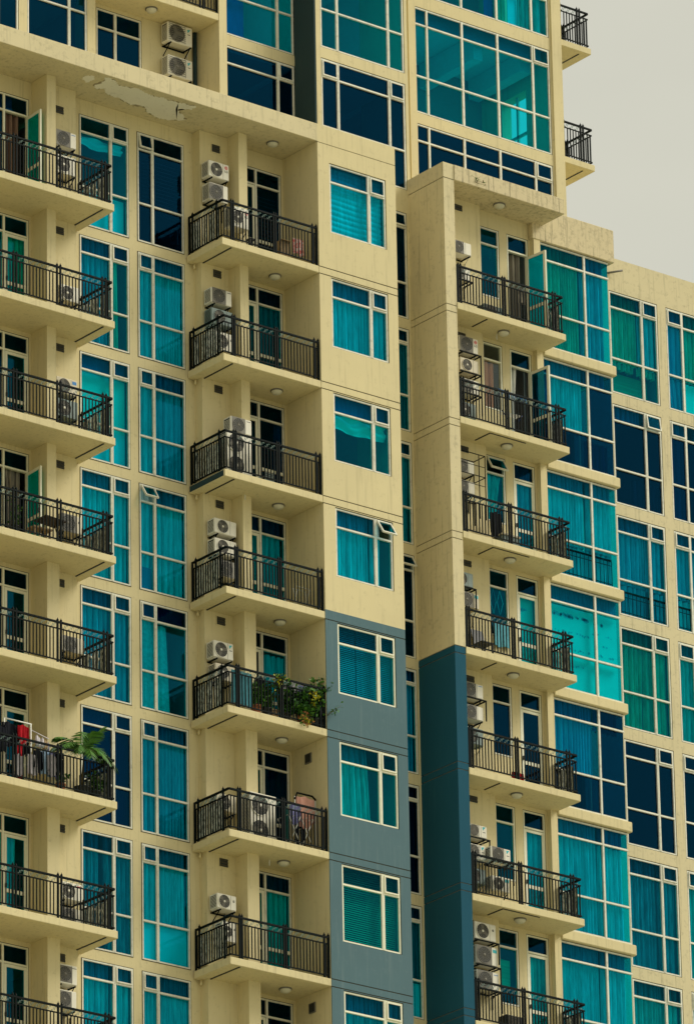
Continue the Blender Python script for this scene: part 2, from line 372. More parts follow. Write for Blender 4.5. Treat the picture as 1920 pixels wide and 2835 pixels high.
# ------------------------------------------------------------------ balconies
def scrollwork(mb, p0, p1, z0, z1, m):
    d = Vector(p1) - Vector(p0); n = max(1, round(d.length / .17)); h = (z1 - z0)
    for i in range(n):
        for s in (1, -1):
            pts = []
            for k in range(9):
                t = k / 8; a = PI * 1.5 * t
                r = .5 * h * (1 - .55 * t)
                q = Vector(p0) + d * ((i + .5 + s * (.12 + .30 * (1 - t) * math.cos(a * .7))) / n)
                pts.append((q.x, q.y - .004 * s, (z0 + z1) / 2 + s * r * math.sin(a + .4) * .9))
            mb.tube(pts, .0085, 3, m)
def railing(bal, pts, z, posts, screen=None, plain_seg=()):
    """posts: list of (segment, distance) for the doubled square posts"""
    mb = MB()
    for si in range(len(pts) - 1):
        a, b = Vector((*pts[si], 0)), Vector((*pts[si + 1], 0)); d = b - a; ln = d.length; d.normalize(); nrm = Vector((-d.y, d.x, 0))
        bar = lambda t0, t1, za, zb, hw: mb.obox(a + d * (t0 + t1) / 2 + Vector((0, 0, (za + zb) / 2)), d * (t1 - t0) / 2, nrm * hw, Vector((0, 0, (zb - za) / 2)))
        pp = sorted(t for (s, t) in posts if s == si)
        bar(0, ln, z + 1.015, z + 1.06, .024)
        bar(0, ln, z + .860, z + .888, .013); bar(0, ln, z + .070, z + .10, .014)
        for t in pp:
            bar(t - .021, t + .021, z, z + 1.075, .021)
            q = a + d * t; mb.lathe((q.x, q.y, z + 1.07), [(.03, 0), (.034, .02), (.012, .05), (.003, .085)], 'z', 6)
        t = .05
        while t < ln - .03:
            if not any(abs(t - p) < .05 for p in pp):
                bar(t - .0115, t + .0115, z + .10, z + (1.015 if (si, 1) in plain_seg and t < .35 else .865), .0115)
            t += .097
        ed = [0] + pp + [ln]
        for i in range(len(ed) - 1):
            if ed[i + 1] - ed[i] > .5:
                p0, p1 = a + d * (ed[i] + .04), a + d * (ed[i + 1] - .04)
                scrollwork(mb, p0, p1, z + .888, z + 1.012, 1)
    for t, s in ((0, 0), (-1, 0)):
        q = pts[t]; mb.box(q[0] - .02, q[0] + .02, q[1] - .02, q[1] + .02, z, z + 1.06)
    r = mb.build('railing', [IRON, SCROLL], bal, bld)
    if screen:
        a, b = Vector((*screen[0], 0)), Vector((*screen[1], 0)); d = b - a; ln = d.length; d.normalize(); nr = Vector((-d.y, d.x, 0))
        s = MB(); t = .10; rr = random.Random(int(z * 10))
        while t < ln - .1:
            w = rr.uniform(.018, .034); zt = z + .86 + rr.uniform(-.06, .0)
            s.obox(a + d * t + nr * rr.uniform(-.004, .004) + Vector((0, 0, (z + .08 + zt) / 2)), d * w, nr * .004, Vector((0, 0, (zt - z - .08) / 2)))
            t += w * 2 + rr.uniform(.012, .05)
        s.build('screen_slats', SLATS, bal, bld)
def lamp(bal, x, y, z):
    mb = MB(); mb.lathe((x, y, z), [(.155, 0), (.16, -.03), (.14, -.035)], 'z', 20, 0); mb.lathe((x, y, z), [(.137, -.034), (.135, -.06), (.10, -.095), (.04, -.112), (.004, -.115)], 'z', 20, 1)
    return mb.build('ceiling_lamp', [MIDG, DIFF], bal, bld)
def slab(x0, x1, y0, y1, z0, z1, drip=None, mat=None, edge=None):
    mb = MB(); mb.chbox(x0, x1, y0, y1, z0, z1, .012)
    if drip:   # drip strip along the outer side of the soffit
        for d in drip: mb.box(*d, z0 - .018, z0 + .01, 1)
    return mb.build('balcony', [mat or SLABM, DARK], bld)
def air_vent(x0, x1, z0, z1, y, n=3):
    mb = MB(); f = .022
    mb.box(x0, x1, y - .015, y, z0, z1, 0); mb.box(x0 + f, x1 - f, y - .02, y - .01, z0 + f, z1 - f, 1)
    for i in range(n):
        z = z0 + f + (z1 - z0 - 2 * f) * (i + .5) / n
        mb.obox(((x0 + x1) / 2, y - .026, z), ((x1 - x0) / 2 - f, 0, 0), (0, .008, -.008), (0, .002, .002), 2)
    mb.build('air_vent', [CREAM, DARK, SEAL], bld)

# ------------------------------------------------------------------ walls of the lower block
bx = lambda *a: a
B1, B2 = (-3.27, -1.75), (-1.50, -.05)
bh = []
for n in range(0, 9):
    zl, zu = L[n], L[n - 1]
    if n == 8: continue
    for (a, b) in (B1, B2): bh.append((a, b, L[n] + .03, (3.01 if n == 0 else L[n - 1] - .24)))
wall('wall', 1.485, 1.62, -3.60, .30, BOT, 3.42, bh, CREAM)
# projecting nook walls and the columns in front of them
pbox('wall', CREAM, bx(-4.60, -3.57, 1.20, 1.56, BOT, 3.42)); pbox('wall', CREAM, bx(.245, 1.25, 1.20, 1.56, BOT, 3.42))
for k, n in enumerate(range(0, 8)):
    zt = 3.42 if n == 0 else L[n - 1] - .15
    w = .27 if n < 4 else .36
    pbox('column', CREAM, bx(-4.735, -4.735 + w, .80, 1.50, L[n] - .05, zt))
    pbox('column', CREAM, bx(1.11, 1.11 + w * .98, .74, 1.50, L[n] - .05, zt))
adh, cdh = [], []
for n in range(0, 8):
    zu = 3.25 if n == 0 else L[n - 1]
    adh.append((-6.30, -4.80, L[n] + .02, zu - .30)); cdh.append((1.50, 2.97, L[n] + .02, zu - .28))
wall('wall', 1.45, 1.585, XL, -4.42, BOT, 3.42, adh, CREAM)
wall('wall', 1.42, 1.55, 1.24, 3.10, BOT, 3.42, cdh, CREAM)
pbox('wall', CREAM, bx(XL - .15, XL, .02, 6.2, BOT, 3.42))
# the pier with single windows, cream above and grey below, with its recessed joints
dh, joints = [], []
for n in range(0, 9):
    if n < 8: dh.append((3.40, 5.21, L[n] + 1.0, (2.92 if n == 0 else L[n - 1] - .22)))
    for z in (L[n], L[n] - .19):
        if not (n == 3 and z == L[n]): dh.append((3.0, 5.6, z - .013, z + .013)); joints.append(z)
dh.append((3.0, 5.6, 3.40, 3.418)); joints.append(3.41)
SPLIT = L[3] + .06
wall('wall', 0, .12, 3.034, 5.522, BOT, 3.905, dh + [(3.0, 5.6, SPLIT, SPLIT)], [CREAM, GREY], lambda z: 0 if z > SPLIT else 1)
for z in joints: pbox('wall_joint', [SEAL], bx(3.0312, 5.515, .012, .06, z - .03, z + .03))
pbox('wall', CREAM, bx(3.030, 3.15, .022, 1.56, BOT, 3.42)); pbox('wall', CREAM, bx(5.40, 5.516, .12, 1.6, BOT, 3.42))
# cornice slab across the top of the lower block
cor = MB(); cor.chbox(XL - .15, 5.515, .0005, 2.2, 3.425, 3.91, .012); cor.build('roof_slab', STAINED, bld)
def blob_patch(pts, z, seed, mat=None):
    mat = mat or PATCH
    mb = MB(); r = random.Random(seed); P = []
    for i in range(len(pts)):
        a, b = Vector(pts[i]), Vector(pts[(i + 1) % len(pts)]); n = max(2, int((b - a).length / .035))
        nn = Vector((-(b - a).y, (b - a).x)).normalized(); o = 0
        for k in range(n):
            o = o * .6 + r.uniform(-.035, .035); q = a.lerp(b, k / n) + nn * o; P.append((q.x, q.y))
    c0 = len(mb.v); n = len(P)
    mb.v += [(x, y, z) for x, y in P] + [(x, y, z - .006) for x, y in P]
    mb.face([c0 + n + i for i in range(n)]); mb.face([c0 + i for i in range(n)][::-1])
    for i in range(n): j = (i + 1) % n; mb.face([c0 + i, c0 + j, c0 + n + j, c0 + n + i])
    ob = mb.build('peeled_patch', mat, bld)
    if mat is not PATCH: ob.name = 'paint_edge'; return ob
    return tag(ob, 'ragged patch of bare plaster under the roof slab')
blob_patch([(-3.42, .62), (-3.36, .36), (-3.45, .12), (-3.15, .12), (-3.0, .30), (-2.55, .20), (-1.9, .30), (-1.2, .22), (-.68, .16), (-.62, .34), (-.95, .55), (-.70, .70), (-.35, .93), (-.62, 1.12), (-.95, 1.28), (-1.42, 1.14), (-1.70, .92), (-2.05, 1.05), (-2.45, .90), (-2.85, .86), (-3.05, .62), (-3.25, .78)], 3.424, 5)
blob_patch([(-3.42, .62), (-3.36, .36), (-3.45, .12), (-3.15, .12), (-3.0, .30), (-2.55, .20), (-1.9, .30), (-1.2, .22), (-.68, .16), (-.62, .34), (-.95, .55), (-.70, .70), (-.35, .93), (-.62, 1.12), (-.95, 1.28), (-1.42, 1.14), (-1.70, .92), (-2.05, 1.05), (-2.45, .90), (-2.85, .86), (-3.05, .62), (-3.25, .78)], 3.4262, 31, EDGE)
blob_patch([(-3.9, .35), (-3.72, .22), (-3.6, .42), (-3.66, .62), (-3.85, .55)], 3.424, 9)

# narrow recess with its strip window, and the upper front that rises from it
nh = [(5.66, 7.0, L[n] + .03, (2.985 if n == 0 else L[n - 1] - .25)) for n in range(0, 8)] + [(4.30, 7.05, 3.64, 6.65), (4.30, 7.05, U1, U2 - .3), (4.30, 7.05, U2, U3 - .3)]
wall('wall', 1.397, 1.53, 5.50, 7.12, BOT, 3.62, [h for h in nh if h[3] < 3.6], CREAM)
wall('wall', 1.397, 1.53, 4.15, 7.15, 3.62, UTOP, [h for h in nh if h[3] > 3.6] + [(4.1, 5.60, 3.5, 3.909)], CREAM)
pbox('wall', CREAM, bx(7.03, 7.15, 1.53, 3.2, 3.62, UTOP))
pbox('wall_panel', DARKP, bx(4.10, 4.148, 1.40, 2.25, 3.912, UTOP))
wall('wall', 2.23, 2.36, 1.28, 4.12, 3.90, UTOP, [(1.36, 4.10, 3.95, 6.65), (1.36, 4.10, U1, U2 - .3), (1.36, 4.10, U2, U3 - .3)], CREAM)
pbox('wall', CREAM, bx(1.05, 1.295, 1.40, 2.62, 3.912, UTOP))
wall('wall', 2.40, 2.53, -2.40, 1.06, 3.90, UTOP, [(-2.06, -.64, 4.1, 6.65), (-2.06, -.64, U1 + .05, U2 - .25), (-2.06, -.64, U2 + .05, U3 - .25)], CREAM)
wall('wall', 2.03, 2.16, XL, -2.35, 3.90, UTOP, [(-4.44, -2.60, 4.1, 6.65), (-6.6, -4.70, 4.1, 6.65), (-4.44, -2.60, U1, U2 - .3), (-6.6, -4.70, U1, U2 - .3)], CREAM)
pbox('wall', CREAM, bx(-2.56, -2.352, 2.16, 2.6, 3.912, UTOP))
pbox('roof_slab', CREAM, bx(XL, 5.4, 2.2, 6, 3.5, 3.90))
# tall glazed bay at the upper right
jh = []
for a, b in ((4.1, 6.65), (U1 + .01, 10.04), (10.40, 13.5)): jh.append((8.74, 13.37, a, b))
wall('wall', 3.05, 3.18, 7.15, 13.44, 3.4, UTOP, jh, CREAM)
pbox('wall', CREAM, bx(13.43, 13.76, 3.0, 4.14, 2.5, UTOP)); pbox('wall', CREAM, bx(13.43, 13.76, 5.16, 6.2, 2.5, UTOP)); pbox('wall', CREAM, bx(13.43, 13.76, 4.14, 5.16, 2.5, U1 + .12), bx(13.43, 13.76, 4.14, 5.16, 9.3, U2 + .1), bx(13.43, 13.76, 4.14, 5.16, 12.8, UTOP)); pbox('door_frame', FRAME, bx(13.55, 13.6, 4.62, 4.70, U1 + .125, 9.295), bx(13.55, 13.6, 4.62, 4.70, U2 + .105, 12.795), bx(13.55, 13.6, 4.142, 5.158, 8.1, 8.18)); pbox('wall', CREAM, bx(8.50, 8.735, 2.99, 3.05, 3.4, UTOP))
# front tower: corner column with joints, two-tone
tw = MB(); tx0, tx1, ty0, ty1 = 7.06, 7.405, -.04, 1.42
cuts = [3.93, 3.505] + [q for n in range(0, 9) for q in (L[n], L[n] - .19)] + [BOT]
for i in range(len(cuts) - 1):
    a, b = cuts[i + 1], cuts[i]
    if i == 9: pass
    tw.box(tx0, tx1, ty0, ty1, a + (.012 if i < len(cuts) - 2 else 0), b - (.012 if i else 0), 1 if (a + b) / 2 < L[3] + .02 else 0)
tw.box(tx0 + .016, tx1 - .016, ty0 + .016, ty1 - .1, BOT, 3.9, 2)
tw.box(tx0, tx0 + .3, ty1 + .003, 3.0, 3.2, 3.72, 0)
tw.build('corner_column', [STAINED, TEAL, MIDG], bld)
# recess wall of the right-hand balconies
pbox('wall', CREAM, bx(7.30, 8.93, .80, 1.25, BOT, 3.50))
gh = []
for n in range(0, 7):
    zu = R[n - 1]; gh += [(9.06, 9.72, R[n] + 1.0, zu - .28), (9.97, 10.69, R[n] + .01, zu - .28)]
wall('wall', 1.0, 1.12, 8.93, 10.76, BOT, 3.50, gh, CREAM)
pbox('wall', CREAM, bx(10.75, 10.965, .84, 1.2, BOT, 3.50))
# glazed bay right of it: spandrel bands, parapet
for n in range(0, 8):
    mb = MB(); mb.chbox(10.967, 13.40, .80, 1.02, R[n] - .27, R[n] + .0, .02); mb.box(13.2, 13.38, 1.02, 2.2, R[n] - .26, R[n] - .01)
    mb.build('spandrel', CREAM, bld)
mb = MB(); mb.chbox(10.70, 13.47, .82, 2.6, 3.065, 3.99, .015); mb.build('parapet', ROOFST, bld)
mb = MB(); mb.chbox(7.407, 11.06, -.065, 1.3, 3.50, 3.93, .015); mb.build('roof_slab', ROOFST, bld)
pbox('roof_slab', CREAM, bx(7.2, 13.4, 1.42, 6, 3.3, 3.40))
# far wing
ih = []
I1, I2 = (14.45, 16.13), (16.42, 18.1)
for n in range(0, 8):
    for a, b in (I1, I2): ih.append((a, b, R[n] + .03, R[n - 1] - .28))
wall('wall', 2.23, 2.36, 13.10, XR, BOT, 4.02, ih, STAINED)
pbox('wall', CREAM, bx(XR - .12, XR, 2.36, 6.2, BOT, 4.0)); pbox('roof_slab', CREAM, bx(13.3, XR - .13, 2.36, 6.2, 3.4, 3.5))
mb = MB(); mb.tube([(14.35, 2.3, 3.52), (14.78, 2.02, 3.62)], .03, 8); mb.build('drain_spout', MIDG, bld)
# plain storeys down to the street, back and roof
low = MB(); low.box(XL, 3.0, 1.6, 6.3, -Z0, BOT - .02); low.box(3.03, 5.52, .02, 6.25, -Z0, BOT - .02); low.box(5.6, 7.05, 1.45, 6.2, -Z0, BOT - .02); low.box(7.06, 11, 0.0, 6.22, -Z0, BOT - .02); low.box(11.02, 13.3, .95, 6.24, -Z0, BOT - .02); low.box(13.32, XR, 2.3, 6.26, -Z0, BOT - .02)
low.build('lower_storeys', CREAM, bld)
pbox('rear_wall', ROOM, bx(XL, XR, 6.0, 6.2, BOT, 3.4), bx(XL, 13.43, 6.0, 6.2, 3.4, UTOP), bx(XL, 13.7, 1.6, 6.1, UTOP, UTOP + .2))

# ------------------------------------------------------------------ rooms behind the glass
rm = MB()
for n in range(0, 9):
    z = L[n]
    rm.box(XL, 3.08, 1.60, 5.98, z - .17, z - .03); rm.box(3.16, 5.40, .13, 5.97, z - .175, z - .035); rm.box(5.52, 7.05, 1.56, 5.96, z - .17, z - .03)
    z = R[n]
    rm.box(7.42, 10.97, 1.13, 5.98, z - .17, z - .03); rm.box(10.98, 13.19, 1.03, 5.97, z - .2, z - .03); rm.box(13.41, XR - .13, 2.37, 5.96, z - .17, z - .03)
for x, y in ((-3.42, 1.63), (-1.66, 1.63), (.13, 1.63), (3.11, 1.6), (5.455, 1.61), (7.20, 1.6), (8.9, 1.3), (10.86, 1.22), (14.36, 2.38), (16.24, 2.38)):
    rm.box(x, x + .07, y, 5.95, BOT, 3.38)
rm.build('room_interior', ROOM, bld)
ru = MB()
for z in (U1, U2, U3):
    ru.box(XL, 4.0, 2.55, 5.98, z - .28, z - .04); ru.box(4.2, 7.0, 1.55, 5.97, z - .28, z - .04); ru.box(7.2, 13.4, 3.2, 5.96, z - .28, z - .04)
for x, y in ((-2.5, 2.62), (1.2, 2.64), (4.16, 2.4), (7.16, 3.22), (8.6, 3.22)): ru.box(x, x + .06, y, 5.95, 6.95, UTOP)
ru.build('room_interior', ROOMW, bld)
rl = MB()
for x, y in ((-2.5, 2.62), (1.2, 2.64), (4.16, 2.4), (7.16, 3.22), (8.6, 3.22)): rl.box(x, x + .06, y, 5.95, 3.9, 6.62)
rl.box(7.2, 13.4, 3.9, 3.95, 3.41, 6.6)
rl.build('room_interior', ROOM, bld)
# beam, bulkhead and far window of the empty upper room
be = MB(); be.box(8.8, 13.3, 3.32, 3.55, 9.75, 10.1); be.box(11.2, 11.5, 3.6, 5.9, 9.4, 10.1); be.box(12.9, 13.25, 3.7, 5.9, 9.55, 10.1)
be.build('room_interior', ROOMW, bld)

# ------------------------------------------------------------------ windows of the left bays
P = lambda ck='w', a=0, b=1, c=0, d=1, **o: ('p', ck, a, b, c, d, o)
F = lambda ck, a, b, c, d, **o: ('f', ck, a, b, c, d, o)
navy = lambda c, r: 2
bay1 = {0: [('h', 'f', .0, .97, .76, .84), F('f', 0, 1, 0, .335)],
        1: [P('t', 0, .62), P('g', .66, .86, 0, .86, b2=.90, amp=.05), F('n', .62, 1, .9, 1)],
        2: [F('m', 0, 1, .33, .84), F('f', 0, 1, 0, .33), F('b', 0, 1, .84, 1)],
        3: [P('w', 0, .62, amp=.045), P('w', .64, 1, amp=.045)], 4: [P('t'),], 5: [F('n', 0, 1, 0, .83), F('b', 0, 1, .84, 1)], 6: [P('t')], 7: [P('t', 0, .6), P('w', .62, 1, amp=.05)]}
bay2 = {0: [('v', 'd', .0, .98, .30, .82, {'pitch': .1})], 1: [P('t', pitch=.12), ], 2: [P('w', 0, .33), P('t', .34, 1)],
        3: [P('t', 0, .34, 0, 1, amp=.05), P('w', .37, 1, 0, 1, amp=.055, pitch=.15), ('f', 'u', .04, .27, .03, .23, {'dy': -.07})],
        4: [P('p', 0, .35, 0, .86, amp=.02), P('p', .36, .62, 0, .83, b2=.70, amp=.025), F('n', 0, 1, .86, 1)],
        5: [P('t'), ], 6: [P('w', 0, 1, .0, 1), ('f', 'f', 0, 1, 0, .345, {'dy': -.06})], 7: [P('w', pitch=.08)]}
for n in range(0, 8):
    zb, zt = L[n] + .03, (3.01 if n == 0 else L[n - 1] - .24)
    rows = [L[n] + (1.08 if n == 0 else 1.02), zt - .46]
    window(*B1, zb, zt, 1.485, [(-2.305, .10)], rows, bay1[n], gl=(navy if n == 5 else None), sash={(1, 2): .02})
    window(*B2, zb, zt, 1.485, [(-1.02, .09)], rows, bay2[n], gl=(navy if n == 0 else (lambda c, r: 2 if r == 2 and c == 1 else (1 if r == 2 else 0)) if n == 4 else None),
           sash={(0, 2): {0: .17, 3: .57, 5: .05}.get(n, .02)})
# ------------------------------------------------------------------ windows of the pier
pier = {0: [('z', 'w', 0, 1, 0, 1, {'pitch': .145})], 1: [P('t', 0, 1, pitch=.13)], 2: [('h', 'm', 0, 1, .53, .74), F('b', 0, 1, .76, 1)],
        3: [P('w', 0, .64, amp=.045), P('w', .68, .85, amp=.04)], 4: [('v', 't', 0, .36, .02, 1), ('v', 't', .38, 1, .05, 1)],
        5: [P('t', 0, .52, b2=.60, amp=.045)], 6: [('v', 'y', 0, 1, 0, 1, {'pitch': .055})], 7: [P('t')]}
for n in range(0, 8):
    zt = 2.92 if n == 0 else L[n - 1] - .22
    window(3.40, 5.21, L[n] + 1.0, zt, .03, [(4.67, .11)], [zt - .51], pier[n], sash={(1, 1): .57 if n == 3 else .02}, frame=DOORF if n > 3 else None)
strip = {0: [F('d', 0, 1, .4, .6), F('y', .3, 1, 0, .3)], 1: [P('d')], 2: [P('t', .5, 1)], 3: [], 4: [P('b')], 5: [P('d')], 6: [P('d', .6, 1), ('f', 'f', 0, 1, 0, .32, {'dy': -.05})], 7: [P('b')]}
for n in range(0, 8):
    zb, zt = L[n] + .03, (2.985 if n == 0 else L[n - 1] - .25)
    window(5.66, 7.0, zb, zt, 1.415, [(6.2, .09)], [L[n] + 1.02, zt - .42], strip[n], sash={(1, 2): {0: .10, 3: .5}.get(n, .015)}, gl=(navy if n in (0, 3, 5) else None))
# ------------------------------------------------------------------ upper front windows
window(4.30, 7.05, 3.64, 6.65, 1.42, [(4.86, .09), (6.53, .09)], [4.74, 6.14], [], gl=navy, sash={(0, 2): .02, (2, 2): .02})
window(1.36, 4.10, 3.95, 6.65, 2.25, [(3.57, .09)], [6.16], [], gl=navy, sash={(1, 1): .02})
for a, b in ((U1, U2 - .3), (U2, U3 - .3)):
    window(4.30, 7.05, a, b, 1.42, [(4.86, .09), (6.53, .09)], [a + 1.1, b - .5], [])
    window(1.36, 4.10, a, b, 2.25, [(3.57, .09)], [a + 1.12, b - .5], [F('n', 0, .45, 0, .4)] if a == U1 else [], gl=lambda c, r: 0)
for a, b in ((-4.44, -2.60), (-6.6, -4.70)):
    window(a, b, 4.1, 6.65, 2.05, [(a + 1.29, .09)], [6.15], [], gl=navy); window(a, b, U1, U2 - .3, 2.05, [(a + 1.29, .09)], [8.05, 9.5], [P('d')], gl=navy)
window(-2.06, -.64, 4.1, 6.65, 2.42, [(-1.455, .09)], [6.12], [], gl=navy)
for a, b in ((U1 + .05, U2 - .25), (U2 + .05, U3 - .25)): window(-2.06, -.64, a, b, 2.42, [(-1.455, .09)], [b - .5], [P('d')], gl=navy)
M3 = [(9.18, .07), (10.37, .08), (11.58, .08), (12.785, .08)]
window(8.74, 13.37, 4.1, 6.65, 3.07, M3, [5.0, 6.16], [], gl=navy, sash={(4, 2): .02})
window(8.74, 13.37, U1 + .01, 10.04, 3.07, M3, [8.03, 9.54], [], sash={(4, 2): .02})
window(8.74, 13.37, 10.40, 13.5, 3.07, M3, [11.5, 13.0], [F('n', .55, .62, 0, .6), P('g', .62, .70, 0, 1), ('f', 'f', .73, .80, 0, .9, {}), P('t', .80, .90), P('t', .93, .97, 0, 1, b2=.985)])

# ------------------------------------------------------------------ doors of the left and middle balconies
adoor = {0: [P('r', .60, .86, 0, .84), F('b', .5, .75, .86, 1)], 1: [P('g', .52, .96, 0, .82)], 2: [F('d', .5, .72, 0, .8, dy=.3)], 3: [P('x', .60, .93, 0, .84, a2=.68)], 4: [F('d', .5, .75, 0, .8, dy=.3)], 5: [F('t', .5, .75, 0, .82, dy=.2)], 6: [P('t', .5, .84, 0, .82)], 7: [P('t', .5, .68, 0, .82)]}
for n in range(0, 8):
    zt = (3.25 if n == 0 else L[n - 1]) - .30; tr = zt - .47
    w = window(-6.30, -4.80, L[n] + .02, zt, 1.47, [(-5.545, .07)], [tr], adoor[n], gl=navy if n not in (1, 6) else None, name='door', frame=DOORF, open_={(1, 0)})
    leaf(w, -4.855, 1.485, .645, L[n] + .06, tr - .035, PI / 2 * .97 if n in (0, 3) else 0, DOORF, L[n] + 1.0, slot=0)
cdoor = {0: [('v', 't', .48, 1, 0, .80, {'pitch': .11}), ('v', 'd', .48, 1, .82, 1, {'pitch': .11})], 1: [P('d')], 2: [P('t', .86, 1, 0, .85, a2=.80)], 3: [P('t')], 4: [P('t', .48, 1, 0, .82)], 5: [P('d', .48, 1)], 6: [P('t', 0, 1, 0, 1)], 7: []}
for n in range(0, 8):
    zt = (3.25 if n == 0 else L[n - 1]) - .28; tr = zt - .45
    w = window(1.50, 2.97, L[n] + .02, zt, 1.44, [(2.175, .075)], [tr], cdoor[n], gl=(navy if n in (0, 2, 5, 7) else (lambda c, r: 2 if r else 0)), name='door', open_={(0, 0)})
    leaf(w, 2.14, 1.455, .60, L[n] + .06, tr - .035, 0, DOORF, L[n] + .98, slot=2 if n in (0, 2, 4) else 0)
    pbox('door_rail', DOORF, bx(2.215, 2.92, 1.41, 1.448, L[n] + .94, L[n] + 1.02))
# ------------------------------------------------------------------ doors and windows of the right-hand balconies
gwin = {0: [], 1: [P('o', .02, .72, 0, .74, amp=.045)], 2: [P('t', 0, .98, 0, .74, a2=.10, b2=.62, amp=.04)], 3: [('art', 'f', .1, .85, .35, .72)], 4: [], 5: [], 6: [F('y', .26, .80, .26, .62)]}
gdoor = {0: [P('x', .25, .75, 0, .84)], 1: [P('w', .02, .42, 0, .84, b2=.2), P('d', .8, 1, 0, .84)], 2: [P('t')], 3: [('f', 'm', 0, 1, 0, .83, {}), ('dots', 't', 0, 1, .1, .8, {'n': 14})], 4: [], 5: [P('t', 0, 1, 0, .83)], 6: [P('t', 0, 1, 0, .83)]}
for n in range(0, 7):
    zt = R[n - 1] - .28
    window(9.06, 9.72, R[n] + 1.0, zt, 1.02, [], [zt - .47], gwin[n], frame=DOORF if n in (1, 5) else FRAME,
           gl=(lambda c, r: 3) if n == 1 else (navy if n == 4 else None), sash={(0, 1): .5} if n == 2 else None)
    bright_sheet = n == 0
    w = window(9.97, 10.69, R[n] + .01, zt, 1.02, [], [zt - .46], gdoor[n], name='door', frame=DOORF, open_={(0, 0)}, gl=lambda c, r: 2)
    leaf(w, 10.65, 1.03, .68 if n < 2 else .64, R[n] + .05, zt - .50, {0: 1.68, 1: 1.68}.get(n, 0), DOORF, R[n] + .98, slot=2 if n in (1, 4) else 0, bright_sheet=bright_sheet)
# ------------------------------------------------------------------ glazed bay, corner glass on its right
hb = {0: [P('g', .0, .58, pitch=.12), P('t', .62, .95, amp=.05)], 1: [P('w', 0, .58, .345, 1), P('b', .62, .94, .84, 1), P('n', .62, .94, 0, .3)], 2: [P('t', 0, .58, .33, 1), P('w', .62, .95, .33, 1), P('t', 0, .9, 0, .31), ('r', 'd', 0, .92, 0, .28)],
      3: [F('m', 0, 1, 0, .83), F('t', 0, 1, .84, 1), ('dots', 't', 0, .6, .05, .85, {'n': 110}), ('dots', 't', .66, .98, .3, .8, {'n': 24})], 4: [P('b', 0, .58, .345, 1), P('n', .62, .95, .8, 1)], 5: [P('t', 0, .58), P('w', .61, .95, 0, .84), P('b', .61, .95, .85, 1)], 6: [P('w', 0, .58, pitch=.08), P('w', .61, .95)]}
for n in range(0, 8):
    zb, zt = R[n] + .012, (3.06 if n == 0 else R[n - 1] - .275); rows = [R[n] + 1.0, zt - .47]
    gl = (lambda c, r: 1 if r == 2 else (2 if (c == 1 or r == 0) else 0)) if n == 1 else (lambda c, r: 2 if (c == 1 or r == 0) else (1 if r == 2 else 0)) if n == 4 else None
    w = window(10.968, 13.30, zb, zt, .90, [(12.48, .07)], rows, hb.get(n, [P('t')]), right=False, left=False, gl=gl)
    g = MB(); g.box(13.295, 13.301, .94, 2.22, zb, zt); g.build('corner_glass', GT if n not in (1, 4) else GN, w, bld)
    if n in (0, 2, 5, 6):
        c = MB(); pleats(c, -2.05, -1.05, zb, zt, 13.18, .1, .03, n + 50); c.v = [(v[1], -v[0], v[2]) for v in c.v]; c.build('curtain', CUR['t'], w, bld)
# ------------------------------------------------------------------ far wing windows
w1 = {0: [P('g', 0, .60, .33, 1, pitch=.13), P('t', .62, 1, .33, 1), P('g', 0, 1, .26, .33), F('y', 0, 1, .02, .28, dy=.3)], 1: [P('b', 0, .62, .84, 1), P('d', .4, 1, 0, .3)], 2: [P('t', 0, .60, .33, 1), P('t', .62, 1, .33, 1), P('t', 0, 1, 0, .32), ('r', 'd', 0, 1, 0, .25)],
      3: [P('g', 0, 1)], 4: [P('d', 0, .2, .84, 1)], 5: [P('t', 0, .6), P('t', .62, 1)], 6: [P('t')], 7: []}
w2 = {0: [P('b', 0, .4, .33, 1), P('g', .38, 1, .33, 1, pitch=.13), P('b', 0, .38, 0, .32, a2=.1), F('m', .42, 1, 0, .32)], 1: [P('b', 0, .4), P('d', .5, 1)], 2: [P('t', 0, 1, .33, 1), P('w', 0, 1, 0, .32), ('r', 'd', 0, 1, 0, .25)], 3: [P('t', 0, 1, pitch=.13)], 4: [], 5: [P('t')], 6: [P('t')], 7: []}
for n in range(0, 8):
    zb, zt = R[n] + .03, R[n - 1] - .28; rows = [R[n] + 1.03, zt - .46]
    gn = (navy if n == 4 else (lambda c, r: 1 if r == 2 else 2)) if n in (1, 4) else None
    window(*I1, zb, zt, 2.25, [(15.575, .09)], rows, w1[n], sash={(1, 2): .14 if n == 1 else .02}, gl=gn)
    window(*I2, zb, zt, 2.25, [(16.98, .08)], rows, w2[n], sash={(0, 2): .02}, gl=gn)

